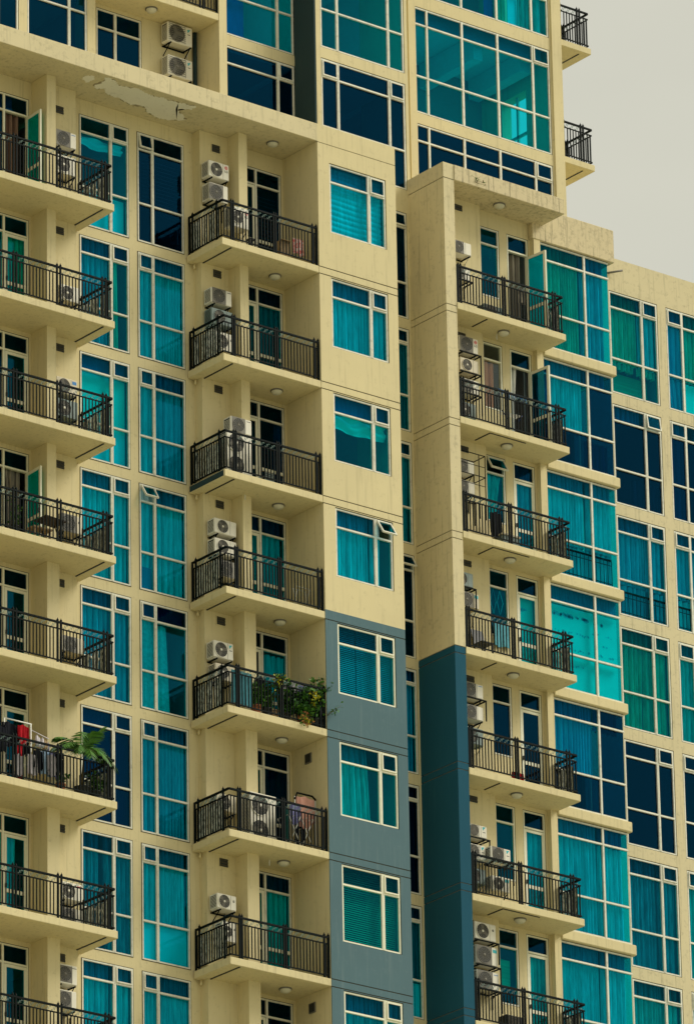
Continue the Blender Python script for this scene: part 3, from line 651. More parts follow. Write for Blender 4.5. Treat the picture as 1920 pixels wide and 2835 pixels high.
# ------------------------------------------------------------------ balconies
for n in range(0, 8):
    z = L[n]
    b = slab(XL, -3.295, -.01, 1.46, z - .19, z, [(-3.62, -3.585, .05, 1.40)])
    railing(b, [(XL + .05, .06), (-3.345, .06), (-3.345, 1.40)], z, [(0, XL * -1 - .05 - p) for p in (7.62, 7.53, 6.26, 6.17, 4.97, 4.87, 3.62, 3.52)] + [(1, .16), (1, 1.22)],
            ((-3.36, .15), (-3.36, 1.40)))
    if n < 7: lamp(b, -7.0, .75, z - .19)
    b = slab(0, 3.031, 0.002, 1.44, z - .188, z, [(.30, .335, .05, 1.35)])
    railing(b, [(.06, 1.42), (.06, .06), (3.0, .06)], z, [(0, .14), (0, 1.13), (1, .27), (1, .34), (1, 1.59), (1, 1.66), (1, 2.81), (1, 2.93)], ((.075, 1.42), (.075, .12)))
    lamp(b, 2.24, .78, z - .188)
    mb = MB(); mb.tube([(.18, 1.38, z - .19), (.18, 1.38, z - .33)], .03, 8); mb.build('drain_pipe', CREAM, b, bld)
    air_vent(-4.22, -3.93, (3.25 if n == 0 else L[n - 1]) - .60, (3.25 if n == 0 else L[n - 1]) - .355, 1.2)
    if n not in (5, 7): air_vent(.59, .885, (3.42 if n == 0 else L[n - 1]) - .52, (3.42 if n == 0 else L[n - 1]) - .27, 1.2)
    else:
        mb = MB(); zz = L[n - 1] - .42; mb.box(2.995, 3.03, .62, .86, zz - .25, zz, 0); mb.box(2.988, 2.996, .64, .84, zz - .23, zz - .02, 1); mb.build('air_vent', [MIDG, DARK], bld)
mb = MB(); mb.lathe((2.2, .75, 3.425), [(.155, 0), (.16, -.03), (.14, -.035)], 'z', 20, 0); mb.lathe((2.2, .75, 3.425), [(.137, -.034), (.135, -.06), (.10, -.095), (.004, -.115)], 'z', 20, 1); mb.build('ceiling_lamp', [MIDG, DIFF], bld)
pbox('slab_edge_paint', DARKP, bx(-.004, .0035, .05, 1.42, L[2] - .17, L[2] - .02))
for n in range(0, 7):
    z = R[n]
    b = slab(7.406, 10.98, -.06, 1.02, z - .185, z, [(8.42, 8.45, .02, .62)] + ([(8.46, 9.6, .02, .04)] if n in (1, 2, 5) else []))
    railing(b, [(7.45, 0), (10.93, 0), (10.93, .82)], z, [(0, .05), (0, .13), (0, 1.50), (0, 1.58), (0, 3.16), (0, 3.25), (1, .72)], ((10.92, .08), (10.92, .80)))
    lamp(b, 9.3, .42, z - .185)
    air_vent(8.06, 8.36, (3.68 if n == 0 else R[n - 1]) - .54, (3.68 if n == 0 else R[n - 1]) - .33, .80, 2)
mb = MB(); mb.lathe((9.3, .45, 3.50), [(.155, 0), (.16, -.03), (.14, -.035)], 'z', 20, 0); mb.lathe((9.3, .45, 3.50), [(.137, -.034), (.135, -.06), (.10, -.095), (.004, -.115)], 'z', 20, 1); mb.build('ceiling_lamp', [MIDG, DIFF], bld)
b = slab(-2.345, 1.045, 1.405, 2.395, 6.75, U1); railing(b, [(-2.3, 1.46), (1.02, 1.46)], U1, [(0, .1), (0, 1.5), (0, 2.8), (0, 2.9)]); lamp(b, -.74, 1.85, 6.75)
for z in (U1 + .17, U2 + .16):
    b = slab(13.762, 14.93, 3.15, 5.3, z - .18, z, [(14.6, 14.63, 3.3, 4.9)]); railing(b, [(13.80, 3.2), (14.88, 3.2), (14.88, 5.25)], z, [(0, .10), (0, .70), (0, .79), (1, 1.0), (1, 1.08), (1, 1.9)])
mb = MB(); mb.tube([(.98, 2.33, 3.92), (.98, 2.33, 6.74)], .055, 10); mb.build('drain_pipe', DARKP, bld)

# ------------------------------------------------------------------ air conditioners
def text_mesh(s, size, loc, mat, parent, name='badge_text'):
    cu = bpy.data.curves.new(name, 'FONT'); cu.body = s; cu.size = size; cu.extrude = .001; cu.align_x = 'CENTER'
    o = bpy.data.objects.new(name, cu); col.objects.link(o)
    dg = bpy.context.evaluated_depsgraph_get(); me = bpy.data.meshes.new_from_object(o.evaluated_get(dg)); bpy.data.objects.remove(o)
    me.transform(Matrix.Rotation(PI / 2, 4, 'X')); me.transform(Matrix.Translation(Vector(loc) + Vector((0, 0, Z0)) - parent.location))
    me.materials.clear(); me.materials.append(mat)
    ob = bpy.data.objects.new(name, me); col.objects.link(ob); ob.parent = parent
def ac(x0, x1, z0, z1, y, label, style='round', badge=None, mat=None, bracket=None, fans=1, d=.29, wallgap=.06, group='air conditioners on the balconies'):
    w, h = x1 - x0, z1 - z0
    t = thing('air_conditioner', ((x0 + x1) / 2, y + d / 2, z0), label, 'air conditioner', group)
    m = MB(); m.chbox(x0, x1, y, y + d, z0 + .02, z1, .018); m.box(x0 + .04, x0 + .10, y + .03, y + d - .03, z0, z0 + .02); m.box(x1 - .10, x1 - .04, y + .03, y + d - .03, z0, z0 + .02)
    m.box(x1 - w * .30, x1 - w * .30 + .006, y - .0025, y + .004, z0 + .04, z1 - .02, 1)
    m.build('casing', [mat or ACW, MIDG], t)
    cx = x0 + w * .37
    for k in range(fans):
        hh = h / fans; cz = z0 + hh * (k + .5) + .01; r = min(hh * .43, w * .33)
        g = MB()
        if style == 'square': g.box(cx - r * 1.12, cx + r * 1.12, y - .006, y + .01, cz - r * 1.08, cz + r * 1.08, 2)
        g.ring((cx, cz), r * .93, r, y - .016, y + .004, 28, 0 if style == 'round' else 2)
        for q in range(1, 5): rr = r * .93 * q / 5; g.ring((cx, cz), rr - .0035, rr + .0035, y - .015, y - .009, 24, 2)
        for q in range(16):
            a = 2 * PI * q / 16; g.obox((cx + math.cos(a) * r * .56, y - .012, cz + math.sin(a) * r * .56), (math.cos(a) * r * .40, 0, math.sin(a) * r * .40), (0, .003, 0), (-math.sin(a) * .003, 0, math.cos(a) * .003), 2)
        if style == 'slat':
            for q in range(9): zz = cz - r + 2 * r * (q + .5) / 9; g.box(cx - r * 1.1, cx + r * 1.1, y - .02, y - .014, zz - .006, zz + .006, 2)
        g.build('fan_grille', [mat or ACW, DARK, MIDG], t)
        f = MB(); f.lathe((cx, y - .0055 if style != 'square' else y - .0095, cz), [(r * .92, .004), (r * .92, 0)], 'y', 28, 0)
        for q in range(3):
            a = 2 * PI * q / 3 + k + x0; ca, sa = math.cos(a), math.sin(a)
            f.obox((cx + ca * r * .5, y - .0075, cz + sa * r * .5), (ca * r * .36, 0, sa * r * .36), (0, .0015, 0), (-sa * r * .20, 0, ca * r * .20), 1)
        f.lathe((cx, y - .008, cz), [(r * .17, .004), (r * .16, -.010), (r * .06, -.014)], 'y', 12, 2 if style in ('round', 'hub') else 1)
        f.build('fan', [DARK, MIDG, ACW], t)
    s = MB(); s.box(x0 - .003, x0 + .01, y + .035, y + d - .03, z0 + .06, z1 - .05, 0)
    k = z0 + .07
    while k < z1 - .07: s.box(x0 - .009, x0 - .002, y + .03, y + d - .025, k, k + .012, 1); k += .035
    s.build('side_louvre', [DARK, mat or ACW], t)
    hz = MB(); hy = y + d * .6; hz.tube([(x1 - .002, hy, z0 + .10), (x1 + .05, hy + .02, z0 + .09), (x1 + .06, hy + .06, z0 + .02), (x1 + .055, y + d + wallgap - .02, z0 - .06), (x1 + .05, y + d + wallgap - .018, z0 - .36)], .013, 6, 0); hz.tube([(x1 - .002, hy - .04, z0 + .07), (x1 + .035, hy - .03, z0 + .05), (x1 + .03, y + d + wallgap - .05, z0 - .10), (x1 + .02, y + d + wallgap - .03, z0 - .34)], .009, 5, 0); hz.build('hose', [ACW if int(abs(z0) * 10) % 2 else DARK], t)
    bxx, bz = x1 - w * .145, z1 - h * .22
    if badge:
        b = MB()
        if badge[0] == 'disc':
            b.lathe((bxx, y - .004, bz), [(.048, .005), (.048, 0)], 'y', 20)
            b.ring((bxx, bz), .028, .034, y - .0062, y - .0042, 18, 1); b.box(bxx - .004, bxx + .004, y - .0062, y - .0042, bz - .02, bz + .012, 1)
        elif badge[0] == 'tri':
            q = len(b.v); b.v += [(bxx - .05, y - .003, bz + .04), (bxx + .05, y - .003, bz + .055), (bxx - .035, y - .003, bz - .05)]; b.face([q, q + 2, q + 1])
            b.box(bxx - .04, bxx + .04, y - .003, y + .002, bz - .10, bz - .085, 2)
        elif badge[0] == 'rect': b.box(bxx - .06, bxx + .06, y - .004, y + .002, bz - .03, bz + .05)
        elif badge[0] == 'sq': b.box(bxx - .022, bxx + .022, y - .004, y + .002, bz - .08, bz - .03); b.box(bxx - .006, bxx + .006, y - .006, y - .004, bz - .064, bz - .046, 1)
        elif badge[0] == 'line': b.box(bxx - .06, bxx + .06, y - .003, y + .002, bz + .03, bz + .045)
        b.build('badge', [badge[1], ACW, DARK], t)
        if badge[0] == 'disc': text_mesh('LG', .085, (bxx, y - .003, bz - .125), DARK, t)
    if bracket:
        k = MB(); yb = y + d + wallgap; k.box(x0 + .05, x1 - .04, yb - .035, yb - .003, z0 - .036, z0 - .004)
        for xx in (x0 + .07, x1 - .09):
            k.box(xx, xx + .03, y - .03, yb, z0 - .032, z0 - .002)
            if bracket == 'brace': k.tube([(xx + .015, y + .02, z0 - .03), (xx + .015, yb - .01, z0 - .28)], .014, 5)
        if bracket == 'frame':
            k.box(x0 - .03, x1 + .06, y - .05, y - .02, z0 - .034, z0 - .004); k.box(x1 + .03, x1 + .06, y - .02, yb, z0 - .034, z0 - .004)
            k.box(x1 + .032, x1 + .058, y - .048, y - .022, z0 - .55, z0 - .034)
        k.build('bracket', IRON, t)
    return t
LG, TRI, SQ = ('disc', RED), ('tri', AQUA), ('sq', DARK)
def A(x0, x1, z0, z1, label, **k): ac(x0, x1, z0, z1, k.pop('y', .86), label, **k)
# balconies at the left edge, counted downwards from the one under the roof slab
A(-4.42, -3.80, 1.62, 2.06, 'white air conditioner with square dark grille high on the wall of the top left-edge balcony', style='square', bracket='brace', badge=('line', BLUE))
A(-4.42, -3.80, .88, 1.40, 'white air conditioner with small red mark low behind the rail of the top left-edge balcony', badge=('line', RED), bracket='flat')
A(-4.30, -3.72, -2.48, -2.04, 'pale air conditioner with pale hub behind the rail of the second left-edge balcony', badge=None, bracket='brace')
A(-4.42, -3.79, -4.94, -4.50, 'beige air conditioner with blue badge above the rail of the third left-edge balcony', badge=('rect', BLUE), mat=ACB, bracket='brace')
A(-4.42, -3.77, -5.55, -5.06, 'dark grey air conditioner behind the rail, under the one with a blue badge', mat=ACG, bracket='flat')
A(-4.31, -3.66, -8.50, -8.02, 'beige air conditioner with large square grille on the fourth left-edge balcony beside the folding table', style='square', mat=ACB, bracket='brace', badge=SQ)
A(-4.28, -3.60, -11.56, -11.14, 'beige air conditioner alone behind the rail of the fifth left-edge balcony', style='square', mat=ACB, bracket='brace')
A(-4.31, -3.69, -17.76, -17.31, 'white air conditioner with tall dark fan and red speck, second balcony from the bottom left', badge=('line', RED), bracket='flat')
A(-4.31, -3.72, -18.38, -17.94, 'white air conditioner on the slab below the red-speck unit at lower left', style='square')
A(-4.40, -3.84, -19.84, -19.34, 'white air conditioner with square fan panel, upper of the pair at the bottom left corner', style='square', bracket='flat', badge=('line', MIDG))
A(-4.42, -3.86, -20.45, -19.97, 'white air conditioner with square fan panel, lower of the pair at the bottom left corner', style='square', bracket='flat')
# middle stack
A(.26, .90, 2.03, 2.49, 'white air conditioner with red round logo, highest in the middle stack under the small vent', badge=LG, bracket='flat')
A(.27, .86, 1.40, 1.89, 'white air conditioner with square fan panel right below the one with the red logo', style='square', bracket='flat')
A(.62, 1.16, .60, 1.18, 'white air conditioner with red logo low at the corner of the top middle balcony rail', badge=LG, y=.42)
A(.30, .94, -1.38, -.95, 'pale air conditioner with brown square grille on the second middle balcony', style='square', bracket='brace', badge=('line', DARK))
A(.30, .97, -1.93, -1.50, 'dark grey air conditioner directly under the brown-grille unit on the second middle balcony', mat=ACG, bracket='flat')
A(.40, .98, -2.62, -2.10, 'white air conditioner behind the corner railing of the second middle balcony', badge=SQ, bracket='flat')
A(.54, 1.19, -4.90, -4.48, 'white air conditioner standing on a tall two-fan unit, third middle balcony', style='square', y=.45, badge=('line', MIDG))
A(.34, 1.13, -6.12, -4.93, 'tall white outdoor unit with two dark fans, third middle balcony', fans=2, y=.36, d=.33)
A(.32, 1.0, -7.49, -7.08, 'grey and white air conditioner with large round grille, upper one on the fourth middle balcony', bracket='brace', badge=None)
A(.32, 1.0, -8.02, -7.60, 'grey and white air conditioner half hidden by rail, lower one on fourth middle balcony', bracket='flat')
A(.46, 1.04, -8.60, -8.14, 'pale air conditioner low behind the railing corner of the fourth middle balcony', style='square', bracket='flat')
A(.26, .86, -10.74, -10.28, 'white air conditioner with aqua triangle logo above the blue towels', badge=TRI, bracket='flat')
A(.30, .90, -11.30, -10.86, 'beige air conditioner mostly hidden by the rail, under the unit with the aqua triangle', mat=ACB, bracket='flat')
A(1.04, 1.85, -15.37, -14.10, 'tall white outdoor unit with two dark fans beside the drying rack', fans=2, y=.52, d=.33)
A(.30, .90, -14.64, -14.19, 'low air conditioner peeping over side rail, left of the two-fan unit beside a rack', mat=ACB, bracket='flat')
A(.28, .86, -17.12, -16.72, 'white air conditioner with wide fan and white hub on the lowest full middle balcony', badge=SQ, bracket='brace')
A(.42, .86, -17.92, -17.40, 'white air conditioner behind the rail, below the wide white-hub fan unit', badge=SQ, bracket='flat')
# right-hand stack
sh = lambda v: v + .115
def G_(x0, x1, z0, z1, label, **k): ac(x0 + .172, x1 + .172, sh(z0), sh(z1), k.pop('y', .46), label, **k)
G_(7.50, 8.17, 1.66, 2.02, 'white air conditioner with dark square grille on the top right-hand balcony', style='square', bracket='flat')
G_(7.55, 8.12, .95, 1.32, 'white air conditioner on bars just above the rail of the top right-hand balcony', style='slat', bracket='frame')
G_(8.41, 9.03, .02, .40, 'dark grey outdoor unit on the floor of the top right-hand balcony', style='slat', mat=ACG, y=.30)
G_(7.70, 8.31, -1.04, -.60, 'white air conditioner with red round logo, highest of four on a black frame', badge=LG, style='square', bracket='frame')
G_(7.70, 8.31, -1.58, -1.20, 'pale air conditioner with exposed white fan blades, second on the black frame', mat=ACB, bracket='frame')
G_(7.70, 8.31, -2.16, -1.76, 'grey air conditioner with wide dark grille, third on the black frame', style='slat', bracket='frame')
G_(7.60, 8.18, -2.86, -2.42, 'dark air conditioner with a big round fan behind the rail, lowest on the black frame', mat=ACG)
G_(7.48, 8.08, -4.38, -4.02, 'white air conditioner in the upper tier of a wire cage', style='square', badge=None, bracket='flat')
G_(7.48, 8.08, -4.92, -4.57, 'white air conditioner in the lower tier of a wire cage', style='square', bracket='flat')
G_(7.36, 7.95, -7.46, -7.06, 'blue-grey air conditioner below a dark vent, beside the zig-zag lights', mat=ACG, bracket='frame')
G_(7.49, 8.12, -8.00, -7.58, 'beige air conditioner with green label and round grille, above the rail beside the zig-zag lights', mat=ACB, badge=('rect', AQUA), style='square')
G_(7.50, 8.18, -10.38, -9.98, 'cream air conditioner with grey square grille, upper of two on a rusty rail', style='square', bracket='frame', badge=('line', BLUE))
G_(7.52, 8.17, -10.96, -10.57, 'cream air conditioner with grey square grille, lower of two on a rusty rail', style='square', bracket='flat')
G_(7.56, 8.15, -11.62, -11.16, 'grey air conditioner behind the rail below the two cream ones on a rusty rail', mat=ACG)
G_(7.51, 8.18, -14.04, -13.70, 'white air conditioner with large aqua triangle on a white rail', badge=TRI, style='slat', bracket='frame')
G_(8.16, 8.80, -14.60, -14.22, 'white air conditioner with small aqua mark standing nearest the window of its balcony', badge=TRI, y=.32, style='square', bracket='frame')
G_(7.50, 8.12, -14.62, -14.22, 'white air conditioner under the large aqua triangle unit, half behind the rail', style='slat', badge=TRI)
G_(7.56, 8.10, -15.25, -14.84, 'dark air conditioner with round fan low behind the rail, left of a smaller one', mat=ACG)
G_(8.16, 8.74, -15.38, -14.98, 'white air conditioner with dark fan behind rail, below the one with small aqua mark', y=.32, badge=('rect', AQUA))
G_(7.70, 8.38, -16.68, -16.21, 'white air conditioner with big round fan and white hub, top of three at lower right', badge=SQ, bracket='frame')
G_(7.73, 8.42, -17.30, -16.80, 'cream air conditioner with blue label and round grey grille, middle of three at lower right', style='square', badge=('rect', AQUA), bracket='frame')
G_(7.74, 8.44, -17.92, -17.44, 'white air conditioner behind the rail, bottom of three at lower right', style='square', badge=('line', BLUE), bracket='frame')
G_(8.50, 9.06, -18.90, -18.50, 'black outdoor unit on the floor of the lowest right-hand balcony', style='slat', mat=DARK, y=.30)
# recess above the roof slab
A(-.06, .72, 6.14, 6.70, 'white air conditioner with aqua logo, upper of two in the recess above the roof slab', y=2.08, badge=TRI, bracket='brace', style='slat', d=.26)
A(-.06, .72, 5.20, 5.78, 'white air conditioner with aqua logo, lower of two in the recess above the roof slab', y=2.08, badge=TRI, bracket='brace', style='slat', d=.26)
# wire cage of the third right-hand balcony
t = thing('cage', (7.9, .5, -4.9), 'black wire cage holding two air conditioners on the third right-hand balcony', 'cage')
k = MB(); xa, xb, ya, yb = 7.50, 8.50, .34, .79
for z in (-4.86, -4.30, -3.72):
    for q in ((xa, ya, xb, ya), (xa, yb, xb, yb), (xb, ya, xb, yb), (xa, ya, xa, yb)): k.tube([(q[0], q[1], z), (q[2], q[3], z)], .013, 5)
for z in (-4.55, -4.03): k.tube([(xa, ya, z), (xb, ya, z)], .009, 5)
for (x, y) in ((xa, ya), (xb, ya), (xb, yb), (8.30, ya)): k.tube([(x, y, -5.45), (x, y, -3.72)], .014, 5)
k.build('bars', IRON, t)

# ------------------------------------------------------------------ things on the balconies
def garment(label, cx, y, zt, w, h, mat, kind='shirt', seed=1, cat='garment', group=None):
    """hanging cloth with folds; shirts get shoulders and sleeves, trousers two legs"""
    t = thing('garment' if cat == 'garment' else cat, (cx, y, zt - h), label, cat, group); mb = MB(); r = random.Random(seed)
    def cloth(xa, xb, z1, z0, xa2=None, xb2=None, top=0):
        g = []
        for k in range(9):
            u = k / 8; a = xa + ((xa2 if xa2 is not None else xa) - xa) * u; b = xb + ((xb2 if xb2 is not None else xb) - xb) * u; row = []
            for i in range(13):
                s = i / 12; row.append((a + (b - a) * s, y + .022 * math.sin(s * 9 + seed + u * 1.5) * (.4 + u) + .012 * math.sin(s * 23 + seed), z1 + (z0 - z1) * u - top * abs(s - .5) * 2 * (1 - u) + .02 * math.sin(s * 7 + seed) * u))
            g.append(row)
        mb.sheet(g); g2 = [[(p[0], p[1] + .018, p[2]) for p in row] for row in g]; mb.sheet(g2)
    if kind == 'shirt':
        cloth(cx - w * .33, cx + w * .33, zt, zt - h, cx - w * .36, cx + w * .36, .06)
        cloth(cx - w * .5, cx - w * .30, zt - .05, zt - h * .8, cx - w * .52, cx - w * .38); cloth(cx + w * .30, cx + w * .5, zt - .05, zt - h * .8, cx + w * .38, cx + w * .52)
    elif kind == 'trousers':
        cloth(cx - w * .5, cx + w * .5, zt, zt - h * .3); cloth(cx - w * .5, cx - w * .03, zt - h * .29, zt - h); cloth(cx + w * .03, cx + w * .5, zt - h * .29, zt - h)
    else: cloth(cx - w / 2, cx + w / 2, zt, zt - h)
    mb.build('cloth', mat, t); return t
CL = lambda n, c: fabric('cloth_' + n, c, tuple(x * .75 for x in c), 4, (4, 1, 2))
C_RED, C_BLK, C_LB, C_PINK, C_PUR, C_WHT, C_TOW = CL('red', (.50, .02, .03)), CL('black', (.02, .022, .03)), CL('light_blue', (.35, .50, .68)), CL('pink', (.72, .38, .30)), CL('purple', (.22, .22, .42)), CL('white', (.66, .62, .66)), CL('aqua', (.16, .50, .62))
WHITEM = plain('rack_white', (.72, .72, .66), .4)
WOOD = plain('dark_wood', (.05, .035, .025), .6); CARD = plain('cardboard', (.34, .24, .13), .8); TERRA = plain('terracotta', (.40, .15, .07), .8); POTD = plain('dark_pot', (.03, .035, .03), .5)
LEAFM = plain('leaf_green', (.075, .20, .025), .5, .3, 0, .5, 6); LEAFD = plain('leaf_dark_green', (.028, .095, .016), .5, .3, 0, .5, 6); LEAFY = plain('leaf_yellow', (.42, .38, .02), .6, .2, 0, .25, 8); STEM = plain('stem', (.10, .08, .03), .8)
z5 = L[5]
# sixth left-edge balcony: drying frame, clothes, palm
t = thing('drying_rack', (-5.9, .32, z5), 'white tube drying frame with dark clothes on the left-edge balcony with the palm', 'drying rack')
k = MB()
for x in (-6.32, -5.56): k.tube([(x, .32, z5), (x, .32, z5 + 1.56)], .019, 8)
k.tube([(-6.34, .32, z5 + 1.56), (-5.54, .32, z5 + 1.56)], .019, 8); k.tube([(-6.32, .32, z5 + .5), (-5.56, .32, z5 + .5)], .015, 8)
k.build('frame', WHITEM, t)
gl_ = 'clothes drying on the left-edge balcony with the palm'
garment('black shirt at the left end of the white drying frame', -6.22, .30, z5 + 1.50, .34, .62, C_BLK, 'shirt', 1, group=gl_)
garment('dark shirt in the middle of the white drying frame left of the red one', -6.02, .36, z5 + 1.48, .36, .55, C_BLK, 'shirt', 2, group=gl_)
garment('bright red shirt on the white drying frame', -5.80, .29, z5 + 1.50, .30, .50, C_RED, 'shirt', 3, group=gl_)
garment('red trousers hanging behind the rail below the red shirt', -5.88, .33, z5 + .98, .20, .82, C_RED, 'trousers', 4, group=gl_)
garment('black trousers at the right end of the white drying frame', -5.66, .34, z5 + 1.46, .16, .7, C_BLK, 'trousers', 5, group=gl_)
garment('light blue shirt hanging behind the rail left of the palm', -5.12, .30, z5 + 1.0, .46, .62, C_LB, 'shirt', 6, group=gl_)
garment('white cloth hanging behind the rail under the drying frame', -5.56, .24, z5 + .78, .24, .5, C_WHT, 'towel', 7, 'cloth', gl_)
for i, (x, m, lb) in enumerate(((-6.42, C_BLK, 'black cloth at the very left edge of the picture, by the white drying frame'), (-5.40, C_BLK, 'dark top hanging low between the drying frame and the light blue shirt'), (-4.92, C_PUR, 'violet cloth between the light blue shirt and the clay pot plant'))):
    garment(lb, x, .26, z5 + (1.30 if i == 0 else .96), .26, .62, m, 'shirt' if i == 1 else 'towel', 110 + i, group=gl_)
for i, (x, m, lb, zt) in enumerate(((-5.98, C_WHT, 'pale shirt low behind the rail under the dark shirts on the white frame', .72), (-5.02, C_WHT, 'white shirt hanging half over the light blue one left of the palm', .90), (-4.80, C_BLK, 'dark trousers just left of the palm behind the rail', .98))):
    garment(lb, x, .22, z5 + zt, .24, .55, m, 'trousers' if i == 2 else 'shirt', 120 + i, group=gl_)
t = thing('sock_hanger', (-5.2, .32, z5 + 1.1), 'round hanger of pale and brown socks above the rail left of the palm', 'hanger'); k = MB()
k.tube([(-5.56, .32, z5 + 1.42), (-5.05, .32, z5 + 1.30)], .012, 6)
for i, (x, m) in enumerate(((-5.40, 0), (-5.33, 0), (-5.36, 1), (-5.18, 2), (-5.11, 2), (-5.06, 1), (-5.24, 0))):
    z = z5 + 1.36 - (x + 5.5) * .22; k.lathe((x, .30 + .02 * (i % 3), z - .26 - .02 * (i % 2)), [(.01, .25), (.035, .2), (.045, .06), (.04, .0), (.01, -.015)], 'z', 8, m)
k.build('socks', [C_WHT, C_PUR, CARD], t)
def frond(mb, base, az, reach, rise, droop, n=22, wl=.30, m=0, seed=0):
    r = random.Random(seed); pts = []
    for k in range(n + 1):
        u = k / n; pts.append(Vector((base[0] + math.cos(az) * reach * u, base[1] + math.sin(az) * reach * u, base[2] + rise * u - droop * u * u)))
    mb.tube(pts, .011, 4, m, .003)
    side = Vector((-math.sin(az), math.cos(az), 0))
    for k in range(3, n + 1):
        u = k / n; p = pts[k]; d = (pts[k] - pts[k - 1]).normalized(); ln = wl * 1.0 * math.sin(PI * (.12 + .8 * u)) ** .7
        for s in (-1, 1):
            q = (d * .65 + side * s * .75 + Vector((0, 0, -.25 - .3 * r.random()))).normalized(); tip = p + q * ln + Vector((0, 0, -.08 * ln)); w = d * .022
            b = len(mb.v); mid = p + q * ln * .5
            mb.v += [tuple(p - w * .5), tuple(mid - w), tuple(tip), tuple(mid + w), tuple(p + w * .5)]; mb.face([b, b + 1, b + 2, b + 3, b + 4], m if r.random() < .75 else m + 1)
pz = z5
t = thing('potted_palm', (-3.98, .45, pz), 'potted palm with arching fronds rising over the left-edge balcony rail', 'palm')
k = MB(); k.lathe((-3.98, .45, pz), [(.15, 0), (.20, .30), (.215, .31), (.215, .34), (.18, .34), (.17, .29)], 'z', 18); k.build('pot', POTD, t)
k = MB(); k.tube([(-3.98, .45, pz + .28), (-3.97, .44, pz + .7), (-3.95, .42, pz + 1.24)], .035, 7, 0, .022); k.build('trunk', STEM, t)
k = MB()
for i, (az, re, ri, dr) in enumerate(((180, .75, .75, .55), (200, .85, .55, .7), (160, .70, .65, .62), (225, .80, .45, .75), (250, .6, .35, .7), (0, .62, .55, .75), (20, .6, .7, .5), (335, .72, .55, .95), (300, .62, .45, .85), (60, .45, 1.0, .3), (120, .5, .8, .5), (90, .4, .7, .5), (275, .4, .75, .35), (350, .45, .95, .25))):
    frond(k, (-3.95, .42, pz + 1.22), math.radians(az), re * 1.12, ri, dr, 24, .34, 0, i)
k.build('fronds', [LEAFM, LEAFD], t)
def leafy(name, label, base, pot, stems, leafn, ls, mats, seed, potmat=TERRA, cat='plant', lean=(0, 0), group=None, hang=0):
    t = thing(name, base, label, cat, group); r = random.Random(seed); x, y, z = base
    if pot:
        k = MB(); k.lathe((x, y, z), [(pot * .7, 0), (pot, pot * 1.7), (pot * 1.1, pot * 1.72), (pot * 1.1, pot * 1.95), (pot * .9, pot * 1.95), (pot * .85, pot * 1.6)], 'z', 14); k.build('pot', potmat, t)
    st, lf = MB(), MB(); h0 = pot * 1.7 if pot else 0
    for (hx, hy, hz) in stems:
        p0 = Vector((x, y, z + h0)); p1 = p0 + Vector((hx, hy, hz)); pts = []
        for i in range(7):
            u = i / 6; q = p0.lerp(p1, u) + Vector((.03 * math.sin(u * 5 + hx * 9), .03 * math.cos(u * 4 + hz * 7), hang * u * (1 - u)))
            pts.append(q)
        st.tube(pts, .008, 4, 0, .003)
        for i in range(leafn):
            u = r.uniform(.15, 1.02); a = min(5, int(u * 6)); q = pts[a].lerp(pts[a + 1], min(1, u * 6 - a)) + Vector((r.gauss(0, .045), r.gauss(0, .04), r.gauss(0, .04)))
            d = Vector((r.gauss(0, 1), r.gauss(0, 1) - .4, r.gauss(-.1, .7))).normalized(); w = d.cross(Vector((r.gauss(0, 1), r.gauss(0, 1), r.gauss(0, 1)))).normalized() * ls * .34; d = d * ls * r.uniform(.7, 1.3)
            b = len(lf.v); lf.v += [tuple(q), tuple(q + d * .5 + w), tuple(q + d), tuple(q + d * .5 - w)]; lf.face([b, b + 1, b + 2, b + 3], r.randrange(len(mats)))
    st.build('stem', STEM, t); lf.build('foliage', mats, t)
    return t
leafy('potted_plant', 'bushy low plant in a dark pot under the palm behind the left-edge rail', (-3.68, .35, z5), .14, [(.1, 0, .35), (-.15, .02, .4), (.2, -.05, .3), (0, .05, .5), (.25, 0, .45)], 40, .10, [LEAFM, LEAFD], 21, POTD)
leafy('potted_plant', 'small green plant in a clay pot left of the palm behind the left-edge rail', (-4.72, .3, z5), .12, [(.05, 0, .3), (-.15, .02, .35), (.15, -.05, .3)], 36, .09, [LEAFM, LEAFD, LEAFM], 22)
# fifth middle balcony: towels, flowers, hanging plants
z4 = L[4]
for i, (x, lb) in enumerate(((.30, 'left'), (.51, 'middle'), (.71, 'right'))):
    garment('aqua towel hung inside the middle balcony rail, %s of three' % lb, x + .02, .13, z4 + .99, .205, .86, C_TOW, 'towel', 30 + i, 'towel', 'aqua towels on the flower balcony')
gp = 'plants on the flower balcony'
leafy('potted_plant', 'feathery green plant in a clay pot right of the aqua towels', (1.05, .24, z4), .13, [(.08, 0, .45), (-.12, .02, .5), (.16, -.05, .4), (0, .05, .6), (-.05, -.02, .35), (.12, .06, .55), (-.15, -.05, .3), (.2, -.04, .25)], 95, .10, [LEAFM, LEAFD, LEAFM], 41, TERRA, group=gp)
leafy('hanging_plant', 'yellow flowering vine hung on the rail, left of the laundry on the flower balcony', (1.63, .10, z4 + 1.10), 0, [(-.06, -.03, -.30), (.05, -.02, -.26), (-.16, -.02, -.05), (.14, -.02, -.06), (-.02, 0, -.45)], 34, .07, [LEAFY, LEAFM, LEAFM], 42, group=gp)
leafy('hanging_plant', 'long yellow trailing vine hung on the rail near the grey pier', (2.66, .08, z4 + .95), 0, [(.0, -.03, -.55), (.04, -.03, -.48), (-.04, -.02, -.62)], 40, .075, [LEAFY, LEAFY, LEAFY, LEAFM], 43, group=gp)
